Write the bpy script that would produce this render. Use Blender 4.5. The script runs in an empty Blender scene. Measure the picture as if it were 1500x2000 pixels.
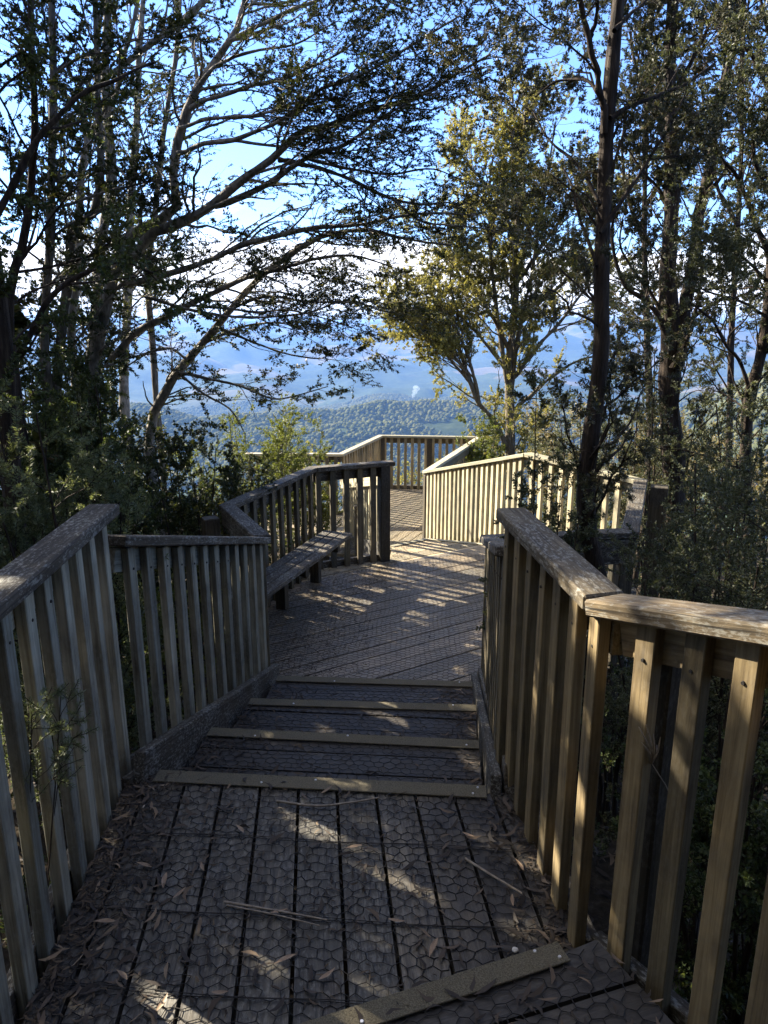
import bpy, bmesh, math, random
import numpy as np
from mathutils import Matrix, Vector, Quaternion

random.seed(7)
RNG = np.random.default_rng(11)
R = math.radians
scene = bpy.context.scene
COL = scene.collection

# ------------------------------------------------------------------ camera model
F_PX, PITCH, CAM_H = 1400.0, R(14.4), 1.72
CP, SP = math.cos(PITCH), math.sin(PITCH)

def P(u, v, y):
    """a point of the place seen at photo pixel (u, v), y metres ahead"""
    a = (u - 750) / F_PX
    b = (1000 - v) / F_PX
    ry = CP + b * SP
    rz = -SP + b * CP
    t = y / ry
    return np.array([a * t, y, CAM_H + rz * t])

SUN_EL, SUN_AZ_VEC = R(30), np.array([-0.85, 0.53])
SUN_AZ_VEC = SUN_AZ_VEC / np.linalg.norm(SUN_AZ_VEC)

# ------------------------------------------------------------------ node helpers
def new_mat(name):
    m = bpy.data.materials.new(name)
    m.use_nodes = True
    nt = m.node_tree
    nt.nodes.clear()
    out = nt.nodes.new('ShaderNodeOutputMaterial')
    return m, nt, out

def N(nt, kind, **kw):
    n = nt.nodes.new(kind)
    for k, v in kw.items():
        if k in n.inputs.keys():
            n.inputs[k].default_value = v
        else:
            setattr(n, k, v)
    return n

def ramp(nt, fac, stops):
    r = nt.nodes.new('ShaderNodeValToRGB')
    el = r.color_ramp.elements
    while len(el) > 1:
        el.remove(el[-1])
    el[0].position = stops[0][0]
    c = stops[0][1]
    el[0].color = (c[0], c[1], c[2], 1)
    for p, c in stops[1:]:
        e = el.new(p)
        e.color = (c[0], c[1], c[2], 1)
    nt.links.new(fac, r.inputs[0])
    return r.outputs[0]

def mixc(nt, fac, a, b, mode='MIX'):
    n = nt.nodes.new('ShaderNodeMix')
    n.data_type = 'RGBA'
    n.blend_type = mode
    for sock, v in ((n.inputs[0], fac), (n.inputs[6], a), (n.inputs[7], b)):
        if hasattr(v, 'is_output'):
            nt.links.new(v, sock)
        elif isinstance(v, (int, float)):
            sock.default_value = v
        else:
            sock.default_value = (v[0], v[1], v[2], 1)
    return n.outputs[2]

def math_n(nt, op, a, b=None, c=None):
    n = nt.nodes.new('ShaderNodeMath')
    n.operation = op
    for i, v in enumerate((a, b, c)):
        if v is None:
            continue
        if hasattr(v, 'is_output'):
            nt.links.new(v, n.inputs[i])
        else:
            n.inputs[i].default_value = v
    return n.outputs[0]

def wood_mat(name, axis, cols, stain=0.5, lichen=0.25, island=False, rough=0.8, bump=0.35, spec=0.3, crack=0.0, track=None):
    """weathered timber with its grain along one local axis"""
    m, nt, out = new_mat(name)
    L = nt.links.new
    tc = N(nt, 'ShaderNodeTexCoord')
    if island:
        geo = N(nt, 'ShaderNodeNewGeometry')
        rnd = geo.outputs['Random Per Island']
    else:
        oi = N(nt, 'ShaderNodeObjectInfo')
        rnd = oi.outputs['Random']
    off = N(nt, 'ShaderNodeCombineXYZ')
    for i in range(3):
        L(math_n(nt, 'MULTIPLY', rnd, 37.0 + 11 * i), off.inputs[i])
    add = N(nt, 'ShaderNodeVectorMath', operation='ADD')
    L(tc.outputs['Object'], add.inputs[0])
    L(off.outputs[0], add.inputs[1])
    sc = [60, 60, 60]
    sc[axis] = 2.2
    mp = N(nt, 'ShaderNodeMapping')
    mp.inputs['Scale'].default_value = sc
    L(add.outputs[0], mp.inputs['Vector'])
    grain = N(nt, 'ShaderNodeTexNoise', Scale=1.0, Detail=5.0, Roughness=0.65)
    grain.inputs['Distortion'].default_value = 0.6
    L(mp.outputs[0], grain.inputs['Vector'])
    big = N(nt, 'ShaderNodeTexNoise', Scale=5.0, Detail=4.0, Roughness=0.6)
    L(add.outputs[0], big.inputs['Vector'])
    spk = N(nt, 'ShaderNodeTexNoise', Scale=95.0, Detail=6.0, Roughness=0.7)
    mp3 = N(nt, 'ShaderNodeMapping')
    s3 = [1.0, 1.0, 1.0]
    s3[axis] = 0.45
    mp3.inputs['Scale'].default_value = s3
    L(add.outputs[0], mp3.inputs['Vector'])
    L(mp3.outputs[0], spk.inputs['Vector'])
    c1 = ramp(nt, grain.outputs[0], [(0.3, cols[0]), (0.5, cols[1]), (0.72, cols[2])])
    tint = mixc(nt, rnd, (0.60, 0.61, 0.58), (1.22, 1.16, 1.04))
    c2 = mixc(nt, 1.0, c1, tint, 'MULTIPLY')
    sm = ramp(nt, big.outputs[0], [(0.42, (0, 0, 0)), (0.66, (1, 1, 1))])
    c3 = mixc(nt, math_n(nt, 'MULTIPLY', sm, stain), c2, (0.035, 0.03, 0.024))
    mp5 = N(nt, 'ShaderNodeMapping')
    s5 = [13.0, 13.0, 13.0]
    s5[axis] = 2.6
    mp5.inputs['Scale'].default_value = s5
    L(add.outputs[0], mp5.inputs['Vector'])
    kn = N(nt, 'ShaderNodeTexVoronoi', Scale=1.0)
    L(mp5.outputs[0], kn.inputs['Vector'])
    km = ramp(nt, kn.outputs['Distance'], [(0.05, (1, 1, 1)), (0.17, (0, 0, 0))])
    c3 = mixc(nt, math_n(nt, 'MULTIPLY', km, 0.65), c3, (0.05, 0.032, 0.018))
    lmix = math_n(nt, 'ADD', math_n(nt, 'MULTIPLY', spk.outputs[0], 0.75), math_n(nt, 'MULTIPLY', big.outputs[0], 0.3))
    lm = ramp(nt, lmix, [(0.535, (0, 0, 0)), (0.62, (1, 1, 1))])
    c4 = mixc(nt, math_n(nt, 'MULTIPLY', lm, lichen), c3, (0.33, 0.325, 0.28))
    if crack:
        sc2 = [150, 150, 150]
        sc2[axis] = 3.0
        mp4 = N(nt, 'ShaderNodeMapping')
        mp4.inputs['Scale'].default_value = sc2
        L(add.outputs[0], mp4.inputs['Vector'])
        cr = N(nt, 'ShaderNodeTexNoise', Scale=1.0, Detail=2.0, Roughness=0.5)
        L(mp4.outputs[0], cr.inputs['Vector'])
        cm = ramp(nt, cr.outputs[0], [(0.30, (1, 1, 1)), (0.42, (0, 0, 0))])
        c4 = mixc(nt, math_n(nt, 'MULTIPLY', cm, crack), c4, (0.012, 0.010, 0.008))
    if track:
        # foot-worn middle, damp dirt towards both sides
        sp = N(nt, 'ShaderNodeSeparateXYZ')
        L(tc.outputs['Object'], sp.inputs[0])
        dx = math_n(nt, 'ABSOLUTE', math_n(nt, 'SUBTRACT', sp.outputs[0], track[0]))
        dn = math_n(nt, 'ADD', math_n(nt, 'DIVIDE', dx, track[1]), math_n(nt, 'MULTIPLY_ADD', big.outputs[0], 1.1, -0.55))
        dm = ramp(nt, dn, [(0.62, (0, 0, 0)), (1.05, (1, 1, 1))])
        c4 = mixc(nt, math_n(nt, 'MULTIPLY', dm, 0.72), c4, (0.020, 0.016, 0.012))
    bs = N(nt, 'ShaderNodeBsdfPrincipled', Roughness=rough)
    bs.inputs['Specular IOR Level'].default_value = spec
    L(c4, bs.inputs['Base Color'])
    bp = N(nt, 'ShaderNodeBump', Strength=bump, Distance=0.004)
    h = math_n(nt, 'ADD', grain.outputs[0], math_n(nt, 'MULTIPLY', spk.outputs[0], 0.4))
    L(h, bp.inputs['Height'])
    L(bp.outputs[0], bs.inputs['Normal'])
    L(bs.outputs[0], out.inputs[0])
    return m

def plain_mat(name, col, rough=0.7, metal=0.0, noise=None, col2=None, bump=0.0):
    m, nt, out = new_mat(name)
    bs = N(nt, 'ShaderNodeBsdfPrincipled', Roughness=rough, Metallic=metal)
    bs.inputs['Base Color'].default_value = (*col, 1)
    if noise:
        tc = N(nt, 'ShaderNodeTexCoord')
        nz = N(nt, 'ShaderNodeTexNoise', Scale=noise, Detail=6.0, Roughness=0.7)
        nt.links.new(tc.outputs['Object'], nz.inputs['Vector'])
        c = ramp(nt, nz.outputs[0], [(0.35, col), (0.65, col2)])
        nt.links.new(c, bs.inputs['Base Color'])
        if bump:
            bp = N(nt, 'ShaderNodeBump', Strength=bump, Distance=0.01)
            nt.links.new(nz.outputs[0], bp.inputs['Height'])
            nt.links.new(bp.outputs[0], bs.inputs['Normal'])
    nt.links.new(bs.outputs[0], out.inputs[0])
    return m

def bark_mat(name, dark, mid, light, zscale, patch=None):
    m, nt, out = new_mat(name)
    L = nt.links.new
    tc = N(nt, 'ShaderNodeTexCoord')
    mp = N(nt, 'ShaderNodeMapping')
    mp.inputs['Scale'].default_value = (38, 38, zscale)
    L(tc.outputs['Object'], mp.inputs['Vector'])
    a = N(nt, 'ShaderNodeTexNoise', Scale=1.0, Detail=6.0, Roughness=0.7)
    L(mp.outputs[0], a.inputs['Vector'])
    b = N(nt, 'ShaderNodeTexNoise', Scale=6.0, Detail=4.0, Roughness=0.6)
    L(tc.outputs['Object'], b.inputs['Vector'])
    c = ramp(nt, a.outputs[0], [(0.32, dark), (0.5, mid), (0.7, light)])
    if patch:
        k = ramp(nt, b.outputs[0], [(0.45, (0, 0, 0)), (0.62, (1, 1, 1))])
        c = mixc(nt, math_n(nt, 'MULTIPLY', k, 0.8), c, patch)
    bs = N(nt, 'ShaderNodeBsdfPrincipled', Roughness=0.85)
    bs.inputs['Specular IOR Level'].default_value = 0.2
    L(c, bs.inputs['Base Color'])
    bp = N(nt, 'ShaderNodeBump', Strength=0.9, Distance=0.025)
    L(a.outputs[0], bp.inputs['Height'])
    L(bp.outputs[0], bs.inputs['Normal'])
    L(bs.outputs[0], out.inputs[0])
    return m

def leaf_mat(name, stops, trans=0.3, rough=0.5, spec=0.25, nscale=1.6):
    """leaves: every leaf draws its own hue from the stops"""
    m, nt, out = new_mat(name)
    L = nt.links.new
    geo = N(nt, 'ShaderNodeNewGeometry')
    tc = N(nt, 'ShaderNodeTexCoord')
    nz = N(nt, 'ShaderNodeTexNoise', Scale=nscale, Detail=3.0)
    L(tc.outputs['Object'], nz.inputs['Vector'])
    f = math_n(nt, 'ADD', math_n(nt, 'MULTIPLY', geo.outputs['Random Per Island'], 0.65),
               math_n(nt, 'MULTIPLY_ADD', nz.outputs[0], 1.0, -0.32))
    c = ramp(nt, f, stops)
    bs = N(nt, 'ShaderNodeBsdfPrincipled', Roughness=rough)
    bs.inputs['Specular IOR Level'].default_value = spec
    L(c, bs.inputs['Base Color'])
    tr = N(nt, 'ShaderNodeBsdfTranslucent')
    tcx = mixc(nt, 1.0, c, (1.5, 1.5, 0.8), 'MULTIPLY')
    L(tcx, tr.inputs[0])
    mx = N(nt, 'ShaderNodeMixShader')
    mx.inputs[0].default_value = trans
    L(bs.outputs[0], mx.inputs[1])
    L(tr.outputs[0], mx.inputs[2])
    L(mx.outputs[0], out.inputs[0])
    return m

G_COLS = [(0.055, 0.044, 0.027), (0.13, 0.11, 0.07), (0.225, 0.20, 0.135)]
PALE_COLS = [(0.11, 0.10, 0.072), (0.275, 0.265, 0.208), (0.42, 0.41, 0.34)]
TAN_COLS = [(0.072, 0.052, 0.026), (0.185, 0.142, 0.076), (0.285, 0.23, 0.132)]
LIT_COLS = [(0.20, 0.18, 0.115), (0.39, 0.355, 0.25), (0.52, 0.48, 0.36)]  # pale tones that put sunlight into the picket and rail colour
RAIL_COLS = [(0.022, 0.017, 0.012), (0.06, 0.05, 0.037), (0.14, 0.12, 0.093)]
DECK_COLS = [(0.026, 0.022, 0.017), (0.080, 0.070, 0.054), (0.160, 0.143, 0.112)]
M = {
    'picket': wood_mat('weathered_picket_timber', 2, G_COLS, 0.55, 0.12),
    'picket_pale': wood_mat('pale_picket_timber', 2, PALE_COLS, 0.5, 0.2),
    'picket_tan': wood_mat('tan_picket_timber', 2, TAN_COLS, 0.45, 0.06),
    'picket_lit': wood_mat('sunlit_picket_timber', 2, LIT_COLS, 0.4, 0.15),
    'picket_far': wood_mat('far_picket_timber', 2, [(0.15, 0.115, 0.06), (0.33, 0.265, 0.15), (0.45, 0.38, 0.24)], 0.4, 0.1),
    'post': wood_mat('post_timber', 2, [(0.022, 0.017, 0.011), (0.06, 0.05, 0.033), (0.115, 0.10, 0.07)], 0.8, 0.1),
    'picket_board': wood_mat('pale_board_timber', 0, PALE_COLS, 0.5, 0.2),
    'rail': wood_mat('rail_timber', 0, RAIL_COLS, 0.6, 0.55, bump=0.8, crack=0.8),
    'rail_tan': wood_mat('tan_rail_timber', 0, [(0.05, 0.037, 0.022), (0.125, 0.098, 0.062), (0.21, 0.175, 0.12)], 0.6, 0.5, bump=0.8, crack=0.8),
    'rail_lit': wood_mat('sunlit_rail_timber', 0, LIT_COLS, 0.3, 0.4, bump=0.5),
    'back': wood_mat('back_board_timber', 0, TAN_COLS, 0.5, 0.1),
    'deck': wood_mat('deck_board_timber', 1, DECK_COLS, 0.45, 0.22, island=True, bump=0.6, rough=0.6, spec=0.5, crack=0.75, track=(-0.16, 0.62)),
    'deck_low': wood_mat('grey_deck_board_timber', 1, [(0.105, 0.083, 0.057), (0.235, 0.192, 0.138), (0.35, 0.295, 0.222)], 0.45, 0.3, island=True, bump=0.6, rough=0.55, spec=0.5),
    'deck_lit': wood_mat('sunlit_deck_board_timber', 1, [(0.19, 0.155, 0.10), (0.36, 0.30, 0.205), (0.47, 0.41, 0.30)], 0.35, 0.2, island=True, bump=0.5),  # cleaner boards, lightened too so that sunlight sits in the colour
    'bench': wood_mat('bench_timber', 0, RAIL_COLS, 0.5, 0.6, bump=0.6, crack=0.6),
    'wire': plain_mat('rusted_wire', (0.022, 0.019, 0.017), 0.7, 0.3),
    'nosing': plain_mat('gritted_nosing', (0.055, 0.045, 0.025), 0.9, 0, 260, (0.17, 0.145, 0.09), 0.6),
    'screw': plain_mat('zinc_screw', (0.72, 0.70, 0.66), 0.35, 0.6),
    'stone': plain_mat('pale_stone', (0.55, 0.53, 0.48), 0.8),
    'bark_pale': bark_mat('pale_beech_bark', (0.12, 0.105, 0.085), (0.29, 0.265, 0.225), (0.42, 0.39, 0.34), 7, (0.07, 0.066, 0.05)),
    'bark_grey': bark_mat('grey_bark', (0.05, 0.044, 0.036), (0.15, 0.135, 0.11), (0.26, 0.235, 0.20), 7, (0.06, 0.058, 0.045)),
    'bark_dark': bark_mat('dark_fibrous_bark', (0.008, 0.006, 0.004), (0.034, 0.025, 0.018), (0.088, 0.066, 0.048), 4),
    'bark_tan': bark_mat('tan_bark', (0.05, 0.04, 0.026), (0.12, 0.10, 0.066), (0.20, 0.17, 0.12), 6),
    'lf_beech': leaf_mat('beech_leaf', [(0.1, (0.018, 0.026, 0.010)), (0.5, (0.038, 0.050, 0.018)), (0.8, (0.075, 0.078, 0.028)), (0.98, (0.12, 0.085, 0.03))], 0.28),
    'lf_dark': leaf_mat('dark_shrub_leaf', [(0.1, (0.028, 0.042, 0.018)), (0.5, (0.058, 0.078, 0.030)), (0.9, (0.12, 0.135, 0.048))], 0.28),
    'lf_grey': leaf_mat('grey_teatree_leaf', [(0.1, (0.036, 0.043, 0.024)), (0.5, (0.078, 0.087, 0.048)), (0.9, (0.145, 0.148, 0.08))], 0.22),
    'lf_gum': leaf_mat('gum_leaf', [(0.1, (0.026, 0.032, 0.020)), (0.5, (0.05, 0.054, 0.032)), (0.85, (0.085, 0.075, 0.045)), (0.98, (0.13, 0.085, 0.05))], 0.25),
    'lf_yellow': leaf_mat('yellow_green_leaf', [(0.1, (0.095, 0.098, 0.034)), (0.5, (0.19, 0.175, 0.060)), (0.9, (0.31, 0.265, 0.11))], 0.5),
    'lf_bright': leaf_mat('bright_green_leaf', [(0.1, (0.06, 0.075, 0.018)), (0.5, (0.10, 0.115, 0.026)), (0.9, (0.15, 0.16, 0.045))], 0.4),
    'lf_tan': leaf_mat('tan_scrub_leaf', [(0.1, (0.10, 0.085, 0.035)), (0.5, (0.19, 0.15, 0.07)), (0.9, (0.27, 0.21, 0.10))], 0.3),
    'lf_feather': leaf_mat('feathery_leaf', [(0.1, (0.07, 0.088, 0.048)), (0.5, (0.125, 0.148, 0.08)), (0.9, (0.18, 0.20, 0.11))], 0.3),
    'litter': leaf_mat('dead_leaf', [(0.1, (0.022, 0.018, 0.015)), (0.5, (0.05, 0.04, 0.032)), (0.78, (0.11, 0.08, 0.055)), (0.9, (0.24, 0.17, 0.105)), (1.0, (0.30, 0.26, 0.20))], 0.05, 0.7, 0.2),
    'litter_dark': leaf_mat('dark_dead_leaf', [(0.1, (0.022, 0.016, 0.012)), (0.5, (0.05, 0.038, 0.028)), (0.95, (0.13, 0.095, 0.06))], 0.05, 0.8, 0.2),
    'tan_leaf': plain_mat('tan_dead_leaf', (0.17, 0.105, 0.06), 0.6, 0, 25, (0.36, 0.255, 0.15), 0.2),
    'stick': plain_mat('dry_stick', (0.14, 0.11, 0.08), 0.8, 0, 40, (0.30, 0.25, 0.18), 0.3),
}

# ------------------------------------------------------------------ object helpers
def link_mesh(name, me, mat, parent=None, loc=(0, 0, 0)):
    o = bpy.data.objects.new(name, me)
    COL.objects.link(o)
    if mat is not None:
        me.materials.append(mat)
    o.location = loc
    if parent is not None:
        o.parent = parent
    return o

def tag(o, label=None, cat=None, group=None, kind=None):
    if label: o['label'] = label
    if cat: o['category'] = cat
    if group: o['group'] = group
    if kind: o['kind'] = kind
    return o

def thing(name, loc, label, cat, group=None):
    o = bpy.data.objects.new(name, None)
    o.empty_display_size = 0.2
    COL.objects.link(o)
    o.location = loc
    return tag(o, label, cat, group)

def np_mesh(name, V, F, smooth=False):
    V = np.asarray(V, dtype=np.float32)
    F = np.asarray(F, dtype=np.int32)
    k = F.shape[1]
    me = bpy.data.meshes.new(name)
    me.vertices.add(len(V))
    me.vertices.foreach_set('co', V.ravel())
    me.loops.add(F.size)
    me.loops.foreach_set('vertex_index', F.ravel())
    me.polygons.add(len(F))
    me.polygons.foreach_set('loop_start', np.arange(0, F.size, k, dtype=np.int32))
    me.polygons.foreach_set('loop_total', np.full(len(F), k, dtype=np.int32))
    if smooth:
        me.polygons.foreach_set('use_smooth', np.ones(len(F), dtype=bool))
    me.update(calc_edges=True)
    return me

def box_mesh(name, sx, sy, sz, bevel=0.003, warp=0.0):
    bm = bmesh.new()
    bmesh.ops.create_cube(bm, size=1.0)
    for v in bm.verts:
        v.co.x *= sx; v.co.y *= sy; v.co.z *= sz
    if bevel:
        bmesh.ops.bevel(bm, geom=bm.edges[:], offset=bevel, segments=1, affect='EDGES')
    if warp:
        for v in bm.verts:
            v.co += Vector((random.uniform(-warp, warp), random.uniform(-warp, warp), 0))
    me = bpy.data.meshes.new(name)
    bm.to_mesh(me)
    bm.free()
    return me

def bar(name, a, b, width, thick, mat, parent, bevel=0.004, roll_up=True):
    """a board from a to b: local x along it, y its width, z its thickness"""
    a = Vector(a); b = Vector(b)
    d = b - a
    x = d.normalized()
    y = Vector((0, 0, 1)).cross(x).normalized()
    z = x.cross(y)
    me = box_mesh(name, d.length, width, thick, bevel)
    o = link_mesh(name, me, mat, parent)
    m = Matrix((x, y, z)).transposed().to_4x4()
    m.translation = (a + b) / 2 - (Vector(parent.location) if parent else Vector())
    o.matrix_local = m
    return o

def upright(name, x, y, z0, z1, w, t, ang, mat, parent, bevel=0.003, lean=0.0):
    """a vertical timber: w across its face, t deep, turned by ang"""
    me = box_mesh(name, w, t, z1 - z0, bevel)
    o = link_mesh(name, me, mat, parent)
    o.location = Vector((x, y, (z0 + z1) / 2)) - (Vector(parent.location) if parent else Vector())
    o.rotation_euler = (random.uniform(-lean, lean), random.uniform(-lean, lean), ang)
    return o

# ------------------------------------------------------------------ fences
RAILS = []
def fence(p0, p1, zt0, zt1, zb0, zb1, n, inner, label, mats=('picket', 'rail'), group='picket fences along the boardwalk',
          ext0=0.0, ext1=0.0, posts=(), rail_w=0.115, back_drop=0.075, back_h=0.10, base=True, picket_w=0.057, s0=0.04, s1=0.96):
    """handrail on a row of pickets between two plan points; inner = +1 or -1: side of the walk (left or right of p0->p1)"""
    p0 = np.array(p0, float); p1 = np.array(p1, float)
    d = p1 - p0
    Lh = np.linalg.norm(d)
    d /= Lh
    nrm = np.array([-d[1], d[0]]) * inner          # towards the walk
    ang = math.atan2(d[1], d[0])
    mid = (p0 + p1) / 2
    root = thing('picket_fence', (mid[0], mid[1], (zb0 + zb1) / 2), label, 'fence', group)
    pm, rm = M[mats[0]], M[mats[1]]
    def at(s, off=0.0):
        q = p0 + d * (s * Lh) + nrm * off
        return q[0], q[1]
    def zt(s): return zt0 + (zt1 - zt0) * s
    def zb(s): return zb0 + (zb1 - zb0) * s
    e0, e1 = -ext0 / Lh, 1 + ext1 / Lh
    th = 0.044
    a = (*at(e0, 0.0), zt(e0) - th / 2); b = (*at(e1, 0.0), zt(e1) - th / 2)
    ro = bar('rail', a, b, rail_w, th, rm, root, 0.006)
    RAILS.append((ro, np.array(a), np.array(b)))
    # board behind the picket heads
    zz = th + back_drop / 2 + back_h / 2 - 0.03
    a = (*at(0.0, -0.030), zt(0) - zz); b = (*at(1.0, -0.030), zt(1) - zz)
    bar('back_board', a, b, 0.040, back_h, {'picket_lit': M['rail_lit'], 'picket_far': M['back'], 'picket': M['rail'], 'picket_pale': M['picket_board'], 'picket_tan': M['back']}[mats[0]], root, 0.003)
    if base:
        a = (*at(0.0, -0.030), zb(0) - 0.02); b = (*at(1.0, -0.030), zb(1) - 0.02)
        bar('base_board', a, b, 0.040, 0.17, M['rail'], root, 0.003)
    for k in range(n):
        s = s0 + (s1 - s0) * k / max(1, n - 1) + random.uniform(-0.004, 0.004) / Lh
        x, y = at(s, 0.008)
        upright('picket', x, y, zb(s) - 0.045 + random.uniform(-0.012, 0.012), zt(s) - th - 0.002, picket_w + random.uniform(-0.004, 0.004), 0.033,
                ang + random.uniform(-0.03, 0.03), pm, root, 0.0025, 0.005)
        if k < 12 and np.linalg.norm([x, y]) < 4:
            for dz in (0.075,):
                me = bpy.data.meshes.new('screw')
                bm = bmesh.new()
                bmesh.ops.create_cone(bm, cap_ends=True, segments=10, radius1=0.0055, radius2=0.004, depth=0.004)
                bm.to_mesh(me); bm.free()
                xs, ys = at(s, 0.008 + 0.0175)
                o = link_mesh('screw', me, M['wire'], root)
                o.location = Vector((xs, ys, zt(s) - th - dz - 0.02)) - root.location
                o.rotation_euler = (R(90), 0, math.atan2(nrm[1], nrm[0]) + R(90))
    for (s, off, w, zlow, ztop) in posts:
        x, y = at(s, off)
        upright('post', x, y, zlow, ztop if ztop is not None else zt(s) - th - 0.002, w, w, ang, M['post'], root, 0.006)
    return root

r = 0.16
# near side: landing level 0, lower deck -0.64, far deck -1.34
fence((-0.85, 0.30), (-1.055, 2.62), 1.10, 1.08, -0.02, -0.02, 16, -1,
      'left landing fence with a dark wide handrail nearest the viewer', ('picket_pale', 'rail'), posts=[(0.985, -0.09, 0.09, -1.3, 1.02)])
fence((-1.04, 2.66), (-0.80, 4.47), 0.945, 0.405, -0.10, -0.62, 12, -1,
      'left stair fence of pale pickets sloping down beside the four steps', ('picket_pale', 'rail'), posts=[(0.985, -0.085, 0.09, -1.4, 0.33)], ext0=0.02)
fence((-0.80, 4.50), (-1.20, 5.33), 0.41, 0.41, -0.64, -0.64, 5, -1,
      'short fence turning outward to the corner behind the wooden bench', ('picket', 'rail'), posts=[(0.97, -0.14, 0.12, -1.9, 0.33)])
fence((-1.20, 5.36), (-0.70, 6.84), 0.41, 0.41, -0.64, -0.64, 10, -1,
      'fence running behind the long seat of the wooden bench', ('picket', 'rail'), ext0=0.02, ext1=0.02)
fence((-0.69, 6.86), (0.03, 7.17), 0.41, 0.41, -0.64, -0.64, 5, -1,
      'short end fence with a thick post past the bench end', ('picket', 'rail'), ext1=0.07,
      posts=[(0.955, -0.0, 0.105, -1.9, None)], s0=0.06, s1=0.80)
fence((0.562, 1.66), (0.475, 2.60), 1.07, 1.07, -0.02, -0.02, 7, 1,
      'right landing fence with a pale lichen handrail ending above the steps', ('picket_tan', 'rail_tan'), ext0=0.03,
      posts=[(0.965, -0.085, 0.09, -1.4, 1.0)])
fence((0.582, 1.655), (1.17, 0.47), 1.075, 1.40, -0.01, 0.20, 10, -1,
      'right foreground fence of tan pickets beside the gritted top step', ('picket_tan', 'rail_tan'), ext0=0.03,
      posts=[(0.06, -0.10, 0.09, -1.2, 0.95)], s0=0.085, s1=0.97)
fence((0.49, 2.66), (0.68, 4.45), 0.90, 0.415, -0.10, -0.62, 12, 1,
      'right stair fence sloping down, mostly hidden behind the landing fence', ('picket', 'rail'), posts=[(0.985, -0.08, 0.09, -1.4, 0.33)])
fence((0.69, 4.46), (1.64, 4.62), 0.41, 0.41, -0.64, -0.64, 7, 1,
      'shaded near fence of the side bay seen from outside behind the dark trunk', ('picket', 'rail'), back_h=0.17, posts=[(0.97, -0.02, 0.10, -2.2, 0.20)])
fence((1.66, 4.65), (2.29, 6.26), 0.41, 0.41, -0.64, -0.64, 11, 1,
      'right fence of the side bay whose handrail shows end on', ('picket', 'rail'), posts=[(0.985, -0.16, 0.15, -2.6, 0.37)])
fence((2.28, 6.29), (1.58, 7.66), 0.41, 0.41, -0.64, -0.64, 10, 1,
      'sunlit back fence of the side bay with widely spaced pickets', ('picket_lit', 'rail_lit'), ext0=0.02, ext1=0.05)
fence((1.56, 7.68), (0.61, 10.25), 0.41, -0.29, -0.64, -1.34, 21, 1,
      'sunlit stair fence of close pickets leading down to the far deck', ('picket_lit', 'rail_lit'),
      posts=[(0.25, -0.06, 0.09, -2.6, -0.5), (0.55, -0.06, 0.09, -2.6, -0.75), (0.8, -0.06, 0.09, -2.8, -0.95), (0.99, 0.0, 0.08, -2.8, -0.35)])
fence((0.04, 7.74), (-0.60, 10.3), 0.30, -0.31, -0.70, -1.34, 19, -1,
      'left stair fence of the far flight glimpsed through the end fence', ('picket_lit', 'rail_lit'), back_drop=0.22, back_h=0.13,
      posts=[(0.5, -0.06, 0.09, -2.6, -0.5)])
fence((0.63, 10.27), (1.82, 13.6), -0.29, -0.29, -1.34, -1.34, 25, 1,
      'right fence of the far deck seen from its shaded outer side', ('picket_far', 'rail_lit'), posts=[(0.99, -0.1, 0.12, -3.4, -0.34)], ext1=0.05)
fence((1.82, 13.62), (-0.06, 13.82), -0.29, -0.29, -1.34, -1.34, 14, 1,
      'end fence of the lookout against the valley forest', ('picket_far', 'rail_lit'), posts=[(0.50, -0.02, 0.10, -3.4, -0.34), (0.985, -0.02, 0.10, -3.4, -0.34)])
fence((-0.07, 13.80), (-0.71, 11.72), -0.29, -0.29, -1.34, -1.34, 16, 1,
      'left fence of the far deck running back from the lookout corner', ('picket_far', 'rail_lit'))
fence((-0.74, 11.72), (-2.3, 11.75), -0.29, -0.29, -1.34, -1.34, 11, 1,
      'far left fence of the far deck half hidden by the yellow bush', ('picket', 'rail_lit'))

# cut the handrails that meet at a corner to a common mitre
for i, (ro, a, b) in enumerate(RAILS):
    Lr = np.linalg.norm(b - a)
    d = (b - a)[:2] / np.linalg.norm((b - a)[:2])
    yv = np.array([-d[1], d[0]])
    for end, own, away in ((-1, a, d), (1, b, -d)):
        for j, (r2, a2, b2) in enumerate(RAILS):
            if j == i: continue
            d2 = (b2 - a2)[:2] / np.linalg.norm((b2 - a2)[:2])
            for o2, aw2 in ((a2, d2), (b2, -d2)):
                if np.linalg.norm(own[:2] - o2[:2]) < 0.16 and abs(own[2] - o2[2]) < 0.06:
                    cr = away[0] * aw2[1] - away[1] * aw2[0]
                    if abs(cr) < 0.15: continue
                    t = ((o2[:2] - own[:2])[0] * aw2[1] - (o2[:2] - own[:2])[1] * aw2[0]) / cr
                    J = own[:2] + away * t
                    bis = away + aw2
                    bis = bis / np.linalg.norm(bis)
                    slope = (bis @ d) / (bis @ yv)
                    sh = (J - own[:2]) @ d
                    for v in ro.data.vertices:
                        if v.co.x * end > Lr / 2 - 0.02:
                            v.co.x += sh + v.co.y * slope
# ------------------------------------------------------------------ decks
def clip_half(poly, nx, ny, c):
    out = []
    for i in range(len(poly)):
        a, b = poly[i], poly[(i + 1) % len(poly)]
        da, db = nx * a[0] + ny * a[1] - c, nx * b[0] + ny * b[1] - c
        if da >= 0: out.append(a)
        if (da >= 0) != (db >= 0):
            t = da / (da - db)
            out.append((a[0] + (b[0] - a[0]) * t, a[1] + (b[1] - a[1]) * t))
    return out

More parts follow.
